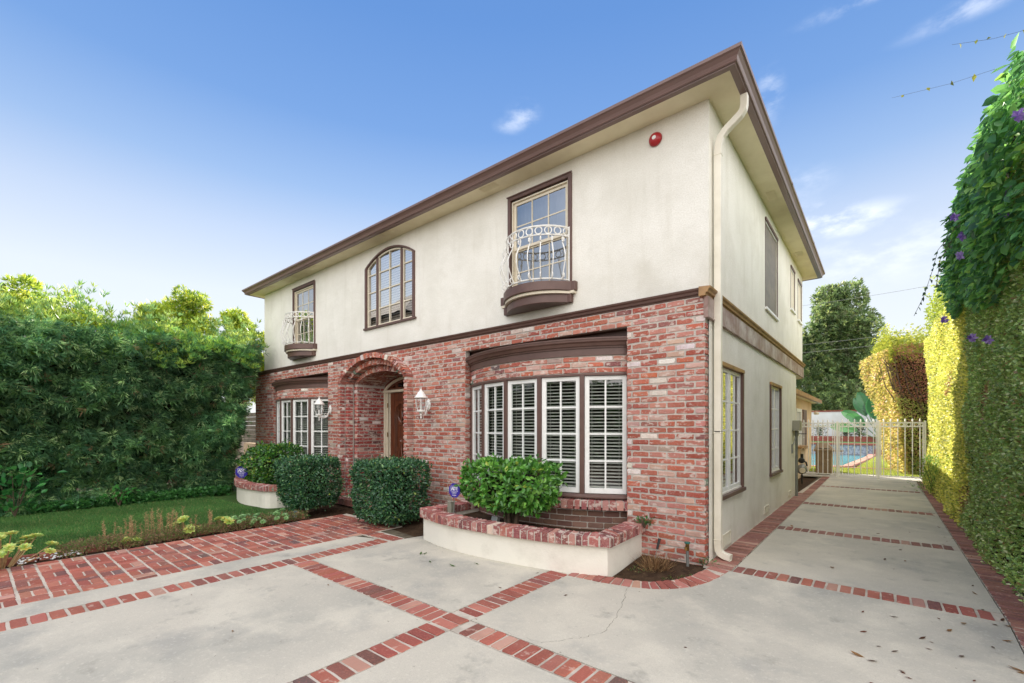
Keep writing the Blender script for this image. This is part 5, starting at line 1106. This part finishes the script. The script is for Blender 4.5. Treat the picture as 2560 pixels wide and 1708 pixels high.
tufts('top_growth', P[:5200], unit(np.column_stack([nr.normal(-.4, .5, 5200), nr.normal(0, .5, 5200), np.ones(5200)])), 5, .055, .03, [(140, 160, 64), (160, 176, 72), (120, 140, 60)], [1, 1, 1], HR, matn='leaf')
b = MB(); b.box(2.62, 3.3, -1.2, 12.0, .12, 3.85); b.build('inner_twigs', 'dark_twigs', HR)
b = MB()
for i in range(22): yy = -.8+i*.6; b.tube([(2.85, yy, -.1), (2.8, yy+.05, .6), (2.7, yy, 1.6)], [.03, .025, .012], 6)
b.build('branches', 'bark', HR)
# loose grass-like growth by the gate end of the hedge
leafy('fern_clump', 2.42, 8.6, .85, .35, 900, .07, 'soft light green bushy growth at the foot of the hedge near the gate', [(96, 140, 60), (116, 158, 72), (84, 124, 56)], z=0, wf=.25)
# second hedge beyond the gate
H2 = empty('tall_hedge', (2.2, 16, 0), 'second tall leaning hedge with yellow lit side and reddish end, beyond the gate', 'hedge')
def wallpts(n, f): u = nr.rand(n); v = nr.rand(n); return np.array([f(a, b) for a, b in zip(u, v)])
n = 26000; P = wallpts(n, lambda a, b: (2.12-.11*b*4.0-.05*math.sin(b*9)+abs(rnd.gauss(0, .05))-a*(.35+.45*b), 14.05+a*3.2, b*4.1)); k = len(P)
P[:, 0] += nr.normal(0, .05, k)+.07*snoise(P, 5, 66); leaf_obj('lit_side', P, unit(rv(k)*1.2+np.array([-.6, 0, .1])), rv(k)*1.3+np.array([-1., 0, .4]), .085, .045, colmix(k, [(186, 180, 90), (206, 196, 112), (206, 170, 130), (150, 150, 72)], [4, 4, 1.6, 3]), 'leaf', H2)  # yellow and peach leaf colours carry the sunlight on this side
n = 9000; P = wallpts(n, lambda a, b: (2.16-.11*b*4.2+(1.2+.1*b*4)*a, 14.0+abs(rnd.gauss(0, .08))+.1*math.sin(a*8+b*9), b*4.2)); k = len(P)
C = colmix(k, [(150, 162, 84), (176, 186, 96), (176, 136, 100), (130, 110, 80)], [4, 3, 2, 1]); m = (P[:, 2] > 2.4+.3*snoise(P, 3, 69)); C[m] = colmix(m.sum(), [(190, 136, 108), (160, 118, 92), (170, 156, 92)])
leaf_obj('end_face', P, unit(rv(k)+np.array([0, -.8, .1])), rv(k)+np.array([0, -1., .4]), .06, .034, C, 'leaf_matte', H2)
n = 6000; P = np.column_stack([nr.uniform(1.15, 3.2, n), nr.uniform(13.9, 17.2, n), np.zeros(n)]); P[:, 0] = np.maximum(P[:, 0], 1.75-.16*(P[:, 1]-14)); P[:, 2] = 4.25+.3*snoise(P, 2, 61)+nr.uniform(-.4, .35, n)+.5*(nr.rand(n)**6)
tufts('top_growth', P[:3200], unit(np.column_stack([nr.normal(-.4, .5, 3200), nr.normal(-.3, .5, 3200), np.ones(3200)])), 6, .075, .03, [(150, 160, 60), (170, 176, 70), (130, 146, 60)], [1, 1, 1], H2)
b = MB(); b.add([(2.35, 14.3, .1), (3.2, 14.3, .1), (3.2, 17.3, .1), (2.0, 17.3, .1), (1.9, 14.3, 3.9), (3.2, 14.3, 3.9), (3.2, 17.3, 3.9), (1.25, 17.3, 3.9)], [(0, 1, 2, 3), (4, 5, 6, 7), (0, 1, 5, 4), (3, 2, 6, 7), (0, 3, 7, 4), (1, 2, 6, 5)]); b.build('inner_twigs', 'dark_twigs', H2)
b = MB()
for i in range(14): xx = 1.6+rnd.random()*1.2; b.tube([(xx+.4, 14.2, 1.5+rnd.random()), (xx, 14.05, 2.6+rnd.random()), (xx-.2, 13.95, 3.6+rnd.random()*.5)], [.02, .014, .005], 5)
b.build('branches', 'bark', H2)
# flowering vine on top of the near hedge
VN = empty('flowering_vine', (2.6, 2.2, 3.0), 'broad-leaved vine with purple flowers hanging over the near end of the right hedge', 'vine')
n = 12500; y = nr.uniform(-.2, 5.2, n); z = 2.75+nr.beta(1.4, 1.2, n)*2.9; Q = np.column_stack([y*0, y, z])
xs = 2.17+.36*np.clip(z-4.0, 0, 3)**1.15+.30*np.clip(3.5-z, 0, 2)+.06*np.clip(y-2, 0, 4)+snoise(Q, 2.4, 71)*.10+snoise(Q, 7, 72)*.05
zl = 2.95+.35*snoise(np.column_stack([y, y*0, y*0]), 2.2, 73)+.12*np.clip(y-1, 0, 4); top = np.minimum(4.42+.30*y, 5.15-.06*y)+.16*snoise(np.column_stack([y, y*0, y*0]), 3, 74)
kp = (z > zl) & (z < top); P = np.column_stack([xs+np.abs(nr.normal(0, .12, n)), y, z])[kp]; k = len(P)
D_ = unit(np.column_stack([nr.normal(-.5, .35, k), nr.normal(-.3, .45, k), nr.normal(-.55, .4, k)])); Nn = unit(np.column_stack([-np.ones(k), nr.normal(-.4, .5, k), nr.normal(.7, .5, k)]))
Lr = .10*nr.uniform(.6, 1.25, k)
leaf_obj('foliage', P, D_, Nn, Lr, Lr*.62, colmix(k, [(80, 134, 76), (98, 156, 86), (122, 180, 94), (152, 198, 98), (78, 124, 88)], [5, 5, 3, 1.2, 4]), 'leaf', VN, .12, .38, oval=True)
b = MB(); b.rev([(0, -1.1), (.25, -.9), (.35, 0), (.3, .8), (0, 1.0)], 0, 0, 10, M=Matrix.Translation((2.85, 2.3, 4.0)) @ Matrix.Scale(6.5, 4, (0, 1, 0))); b.build('inner_twigs', 'dark_twigs', VN)
for (px, py, dd) in [(2545, 290, 5.6), (2515, 478, 6.0), (2510, 532, 6.0), (2405, 592, 6.8), (2400, 640, 6.9), (2360, 800, 7.5), (2430, 845, 7.0), (2468, 850, 6.6), (2385, 545, 6.9)]:
    d = pixdir(px, py); c = CAM+d*dd; m = 9; th = np.linspace(0, 6.28, m, endpoint=False); Dq = np.column_stack([np.cos(th)*.8, np.cos(th)*.3-.3, np.sin(th)])+rv(m)*.25
    leaf_obj('flower', np.tile(np.array(c), (m, 1)), Dq, np.tile(np.array([-.4, -1., .2]), (m, 1)), .055, .035, colmix(m, [(150, 118, 190), (176, 150, 204), (128, 96, 170)]), 'flower', VN)
b = MB(); Pq = []
def cam_pt(px, py, dd): return CAM+pixdir(px, py)*dd
t1 = [cam_pt(2402, 555, 6.9), cam_pt(2345, 625, 7.0), cam_pt(2330, 680, 7.1), cam_pt(2310, 740, 7.2), cam_pt(2285, 790, 7.3)]
t2 = [cam_pt(2380, 600, 6.9), cam_pt(2350, 650, 7.0), cam_pt(2340, 720, 7.1)]
for tt in (t1, t2):
    b.tube(tt, .003, 4)
    for i in range(len(tt)-1):
        for q in range(4): Pq.append(tt[i].lerp(tt[i+1], q/4+rnd.random()*.1))
b.build('tendril', 'bark', VN); Pq = np.array([tuple(p) for p in Pq]); k = len(Pq); leaf_obj('tendril_leaves', Pq, unit(rv(k)*.7+np.array([-.3, 0, -.8])), rv(k), nr.uniform(.04, .075, k), .035, colmix(k, [(58, 84, 62), (70, 98, 70)]), 'leaf', VN)
for nm, aa, bb, lb in (('overhead_wire', cam_pt(2230, 245, 8.5), cam_pt(2620, 130, 6.0), 'thin wire with a few leaves running above the vine, lower one'), ('overhead_wire', cam_pt(2380, 112, 8.5), cam_pt(2620, 60, 7.0), 'thin wire with a few leaves running above the vine, upper one')):
    t = empty(nm, tuple(aa), lb, 'wire', 'leafy wires above the vine'); b = MB(); b.tube([aa, aa.lerp(bb, .5)+Vector((0, 0, -.03)), bb], .0016, 4); b.build('cable', 'dark_twigs', t)
    k = 5; Pq = np.array([tuple(aa.lerp(bb, .1+.17*i+rnd.random()*.08)) for i in range(k)]); leaf_obj('clinging_leaves', Pq, unit(rv(k)*.5+np.array([0, 0, -.8])), rv(k), nr.uniform(.03, .07, k), .035, colmix(k, [(112, 118, 52), (92, 104, 52)]), 'leaf_matte', t)

# ------------------------------------------------------------------ gate
GT = empty('driveway_gate', (.9, 11.75, 0), 'cream wrought iron double gate with ring frieze and spear finials across the driveway', 'gate')
yg = 11.75
def gate_part(nm, x0, x1, z0=.06, bars=6):
    g = MB()
    for zz in (1.655, 1.535, z0): g.box(x0, x1, yg-.016, yg+.016, zz-.013, zz+.013)
    g.box(x0, x0+.025, yg-.014, yg+.014, z0+.014, 1.64); g.box(x1-.025, x1, yg-.014, yg+.014, z0+.014, 1.64)
    for i in range(bars):
        x = x0+(x1-x0)*(i+.5)/bars; g.tube([(x, yg, z0), (x, yg, 1.66)], .011, 6)
        for zz in ((1.2, .86, .5)[i % 3], ): g.rev([(.006, zz-.022), (.02, zz-.008), (.02, zz+.008), (.006, zz+.022)], x, yg, 8)
        g.rev([(.009, 1.668), (.012, 1.69), (.026, 1.70), (.012, 1.715), (.02, 1.73), (.0, 1.775)], x, yg, 6)
        for s in (-.5, .0): xc = x+s*(x1-x0)/bars+(x1-x0)/bars*.25*0; 
        g.tube([(x+.25*0+.045*math.cos(a)+(x1-x0)/bars*.5, yg, 1.595+.045*math.sin(a)) for a in [6.283*k/12 for k in range(12)]] if i < bars-1 else [(x1-.045+.03*math.cos(a), yg, 1.595+.03*math.sin(a)) for a in [6.283*k/12 for k in range(12)]], .008, 5, closed=True)
        g.tube([(x-.05, yg, 1.545), (x, yg, 1.60), (x+.05, yg, 1.645)], .006, 4); g.tube([(x-.05, yg, 1.645), (x, yg, 1.59), (x+.05, yg, 1.545)], .006, 4)
    return g.build(nm, 'white_iron', GT)
gate_part('side_panel', XW+.02, .40, .07, 7); gate_part('gate_leaf', .50, 1.395, .06, 6); gate_part('gate_leaf', 1.475, 2.42, .09, 6)
b = MB()
for x, w in ((.455, .032), (1.435, .032)): b.box(x-w, x+w, yg-w, yg+w, -.02, 1.70)
b.box(2.43, 2.47, yg-.02, yg+.02, -.02, 1.7); b.build('post', 'white_iron', GT, bevel=.004)
# barbecue behind the gate
BQ = empty('barbecue', (.05, 12.5, 0), 'tan covered barbecue cart with sloped hood behind the gate', 'barbecue')
b = MB(); b.box(-.16, .26, 12.3, 12.75, .03, .74)
for k in range(14): b.box(-.155+k*.03, -.143+k*.03, 12.294, 12.3, .05, .7)
b.build('cabinet', 'tan_metal', BQ); b = MB(); b.box(-.24, .34, 12.26, 12.8, .74, .80); b.box(.34, .56, 12.3, 12.76, .74, .78); b.build('shelf', 'tan_metal', BQ, bevel=.008)
b = MB(); b.add([(-.2, 12.27, .80), (.32, 12.27, .80), (.32, 12.78, .80), (-.2, 12.78, .80), (-.14, 12.42, 1.02), (.14, 12.42, 1.02), (.14, 12.7, 1.02), (-.14, 12.7, 1.02)], [(0, 1, 5, 4), (1, 2, 6, 5), (2, 3, 7, 6), (3, 0, 4, 7), (4, 5, 6, 7)]); b.build('hood', 'tan_metal', BQ, bevel=.01)
b = MB(); b.tube([(-.1, 12.22, .84), (.22, 12.22, .84)], .012, 6); b.build('handle', 'black_metal', BQ)
for q in ((.42, .44, .74), (-.1, -.06, .03), (.18, .22, .03)): b = MB(); b.box(q[0], q[1], 12.33, 12.36, -.02, q[2]); b.build('leg', 'black_metal', BQ)

# ------------------------------------------------------------------ back garden
tag(sheet('back_lawn', [(-1.2, 13.25), (3.2, 13.25), (3.2, 27.8), (1.3, 24), (.9, 19), (.75, 16.4), (-.3, 15.6), (-1.2, 15.6)], -.012, 'grass_ground', skirt=0), kind='structure')
n = 60000; P = np.column_stack([nr.uniform(-1, 3, n), nr.uniform(13.3, 26, n), np.full(n, -.02)]); kp = (P[:, 1] < 15.6) | (P[:, 0] > .75+(P[:, 1]-16)*.06); P = P[kp]; k = len(P)
tag(leaf_obj('back_grass', P, unit(np.column_stack([nr.normal(0, .4, k), nr.normal(0, .4, k), np.ones(k)])), rv(k), .05, .012, colmix(k, [(170, 182, 84), (186, 194, 92), (140, 160, 74)]), 'grass_blades'), 'mown green grass beyond the gate, partly sunlit', 'grass', kind='stuff')
sheet('pool_water', [(-9, 15.9), (-.45, 15.9), (.45, 16.6), (.62, 19), (1.0, 24), (1.1, 27.4), (-9, 27.4)], -.07, 'pool_water', skirt=0)
b = MB(); pth = [(-9, 15.75), (-.4, 15.75), (.6, 16.5), (.78, 19), (1.15, 24), (1.25, 27.4)]
for i in range(len(pth)-1):
    a = Vector(pth[i]); c2 = Vector(pth[i+1]); d = (c2-a); l = d.length; M = Matrix.Translation((a.x, a.y, 0)) @ Matrix.Rotation(math.atan2(d.y, d.x), 4, 'Z'); x = 0
    while x < l: brick(b, lambda u, v, dd, M=M: tuple(M @ Vector((u, v, dd))), x, min(x+.19, l), 0, .3, -.12, .02, pick([(3, (206, 160, 140)), (2, (190, 140, 122))]), .004, .005, 1); x += .2
tag(b.build('pool_coping', 'brick_floor'), kind='structure')
t = empty('pool_wall', (-2, 27.6, 0), 'raised pool back wall with blue tile band and red brick ledge', 'garden wall')
b = MB(); b.box(-9, 3.3, 27.5, 27.8, -.3, .50); b.build('tile_band', 'tile_band', t); b = MB(); b.box(-9.1, 3.4, 27.42, 27.9, .50, .60); b.box(1.2, 3.4, 27.4, 27.499, -.1, .3); b.build('brick_ledge', 'red_brick_plain', t)
b = MB(); b.box(-9, 3.3, 27.9, 33.2, .45, .56); tag(b.build('terrace_turf', 'grass_ground'), kind='structure')
t = empty('raised_bed', (-2, 33.4, .5), 'low red brick raised bed in front of the white garden wall', 'garden bed'); b = MB(); b.box(-9, 4, 33.2, 33.5, .4, .92); b.build('brick_edge', 'red_brick_plain', t); b = MB(); b.box(-9, 4, 33.5, 36, .4, .85); b.build('soil_fill', 'soil', t)
t = empty('garden_wall', (-3, 36.1, 0), 'white rendered garden wall behind the pool', 'garden wall'); b = MB(); b.box(-16, 1.8, 36, 36.3, -.1, 2.72); b.build('wall', 'white_wall', t); b = MB(); b.box(-16.05, 1.85, 35.95, 36.35, 2.72, 2.82); b.build('coping', 'red_brick_plain', t)
for i, (x, y, h, lb) in enumerate([(-1.95, 34.3, .8, 'small leafy bush above the barbecue against the white wall'), (.35, 34.3, .7, 'low leafy bush against the white wall left of the banana-like plant'), (-.4, 34.4, .5, 'lowest leafy bush between the two others at the white wall')]):
    leafy('garden_bush', x, y, h, .35, 260, .12, lb, [(70, 100, 60), (90, 120, 66), (110, 100, 64)], z=.85, cat='shrub')
# giant bird of paradise
t = empty('bird_of_paradise', (1.45, 33, .85), 'large paddle-leaved bird of paradise plant beyond the gate', 'plant')
for i, (az, el, ln, ln2) in enumerate([(185, 25, 1.3, 1.6), (170, 48, 1.5, 1.5), (150, 62, 1.7, 1.5), (200, 70, 1.8, 1.6), (100, 82, 1.9, 1.7), (30, 75, 1.7, 1.6), (10, 60, 1.6, 1.5), (350, 42, 1.4, 1.5), (300, 70, 1.5, 1.5), (250, 60, 1.4, 1.5), (210, 45, 1.2, 1.5)]):
    d = Vector((math.cos(R(az))*math.cos(R(el)), math.sin(R(az))*math.cos(R(el))*.6, math.sin(R(el)))).normalized(); b0 = Vector((1.45, 33, .7)); b1 = b0+d*ln*1.05; side = d.cross(Vector((.2, -1, .1))).normalized(); lf = MB(); A_ = []; B_ = []; Mi = []
    for k in range(9):
        f = k/8; w = .34*math.sin(math.pi*min(1, f*.92+.04))**.7; p = b1+d*ln2*f+Vector((0, 0, -.35*f*f)) if el < 50 else b1+d*ln2*f+Vector((0, 0, -.1*f*f)); A_.append(p+side*w+Vector((0, -.08, .02))); B_.append(p-side*w+Vector((0, -.08, .02))); Mi.append(p)
    lf.strip(A_, Mi, 0, lin(*rnd.choice([(60, 110, 70), (78, 132, 84), (50, 92, 62)]))); lf.strip(Mi, B_, 0, lin(*rnd.choice([(60, 110, 70), (88, 140, 90), (50, 92, 62)]))); lf.tube([b0, b1, b1+d*ln2*.8], [.03, .022, .008], 6, 0, c=lin(96, 130, 80)); lf.build('leaf', 'leaf_glossy', t)
# background trees
DG = [(92, 116, 76), (112, 136, 86), (134, 158, 98), (162, 176, 108), (118, 126, 94)]
for i, (x, y, h, r, z0, nn, lb) in enumerate([(-1.6, 43, 14.2, 4.7, 1.5, 19000, 'tall dense dark tree behind the rear of the house'), (-6.6, 44, 12, 4.2, 1.5, 6000, 'dark tree partly hidden behind the rear corner of the house'), (1.5, 46, 9.8, 3.2, 1.2, 7000, 'lower dark tree right of the tall dense one'), (3.6, 52, 8.2, 3.2, 1.2, 3000, 'distant dark tree behind the leaning hedge')]):
    crown_tree('background_tree', x, y, h, r, z0, nn, .27, .10, DG, [5, 5, 3, 1.2, 2], lb, 'dark trees behind the garden wall', seed=50+i, per=7, clumps=[34, 24, 20, 18][i], elong=1.05, trunk=.3)
# neighbour roof and wires
t = empty('neighbour_house', (2.2, 50, 0), 'grey shingled neighbour roof with white downpipe behind the banana-like plant', 'house')
b = MB(); b.add([(.5, 50, 3.9), (7.5, 50, 3.9), (7.5, 56, 6.6), (2.2, 56, 6.6)], [(0, 1, 2, 3)]); 
for k in range(12): f = k/12; b.box(.5+1.7*f, 7.5, 50+6*f-.05, 50+6*f+.03, 3.92+2.7*f, 3.97+2.7*f)
b.build('roof', 'shingle', t); b = MB(); b.box(.7, 7.5, 50.5, 55.5, -.1, 3.75); b.build('wall', 'peach_stucco', t); b = MB(); b.box(.3, 7.5, 49.85, 50, 3.75, 3.92); b.tube([(1.45, 49.9, 5.9), (1.45, 49.9, 3.8)], .07, 6); b.build('gutter', 'white_paint', t)
for z0, z1, lb in ((7.6, 8.0, 'lower power line crossing in front of the dark trees'), (8.2, 8.6, 'middle power line crossing in front of the dark trees'), (11.2, 11.5, 'upper power line crossing in front of the dark trees')):
    t = empty('power_line', (-14, 36, z0), lb, 'power line', 'power lines behind the house'); b = MB(); b.tube([(-14+24*k/16, 34+2*k/16, z0-.6+(z1-z0)*k/16+.6*((k/8-1)**2)) for k in range(17)], .012, 4); b.build('cable', 'grey_metal', t)

# ------------------------------------------------------------------ side yard on the left and surroundings seen only in reflections
t = empty('side_fence', (-13, .6, 0), 'grey-brown lapped board fence panel over a cream base left of the house', 'fence')
b = MB()
for k in range(7): b.box(-15, -12.3, .60-.01*k*0, .64, 1.02+k*.14, 1.15+k*.14, M=None)
b.build('board_panel', 'siding', t); b = MB(); b.box(-15, -12.2, .62, .80, -.1, 1.0); b.build('base_wall', 'peach_stucco', t); b = MB(); b.box(-12.32, -12.2, .5, .64, .9, 1.95); b.build('post', 'cream_paint', t)
FH = empty('street_hedge', (-4, -13.5, 0), 'tall dark street hedge behind the photographer, seen only in window reflections', 'hedge')
n = 9000; P = np.column_stack([nr.uniform(-20, 8, n), -13+nr.normal(0, .15, n), nr.uniform(0, 3.6, n)])
leaf_obj('foliage', P, rv(n)+np.array([0, .6, 0]), rv(n)+np.array([0, 1., .3]), .22, .14, colmix(n, [(44, 74, 44), (58, 92, 50), (72, 106, 56)]), 'leaf_matte', FH)
b = MB(); b.box(-20, 8, -14, -13.15, .05, 3.4); b.build('inner_twigs', 'dark_twigs', FH)
t = empty('neighbour_house', (-26, -17, 0), 'sided house across the street, seen only in window reflections', 'house')
b = MB(); b.box(-32, -24, -22, -14, 0, 9.5); b.box(-23.99, -23.9, -20, -16, 8.2, 9.3); b.build('wall', 'siding', t); b = MB(); b.add([(-32.5, -22.5, 9.5), (-23.4, -22.5, 9.5), (-23.4, -13.4, 9.5), (-32.5, -13.4, 9.5), (-28, -18, 12.5)], [(0, 1, 4), (1, 2, 4), (2, 3, 4), (3, 0, 4)]); b.build('roof', 'shingle', t)
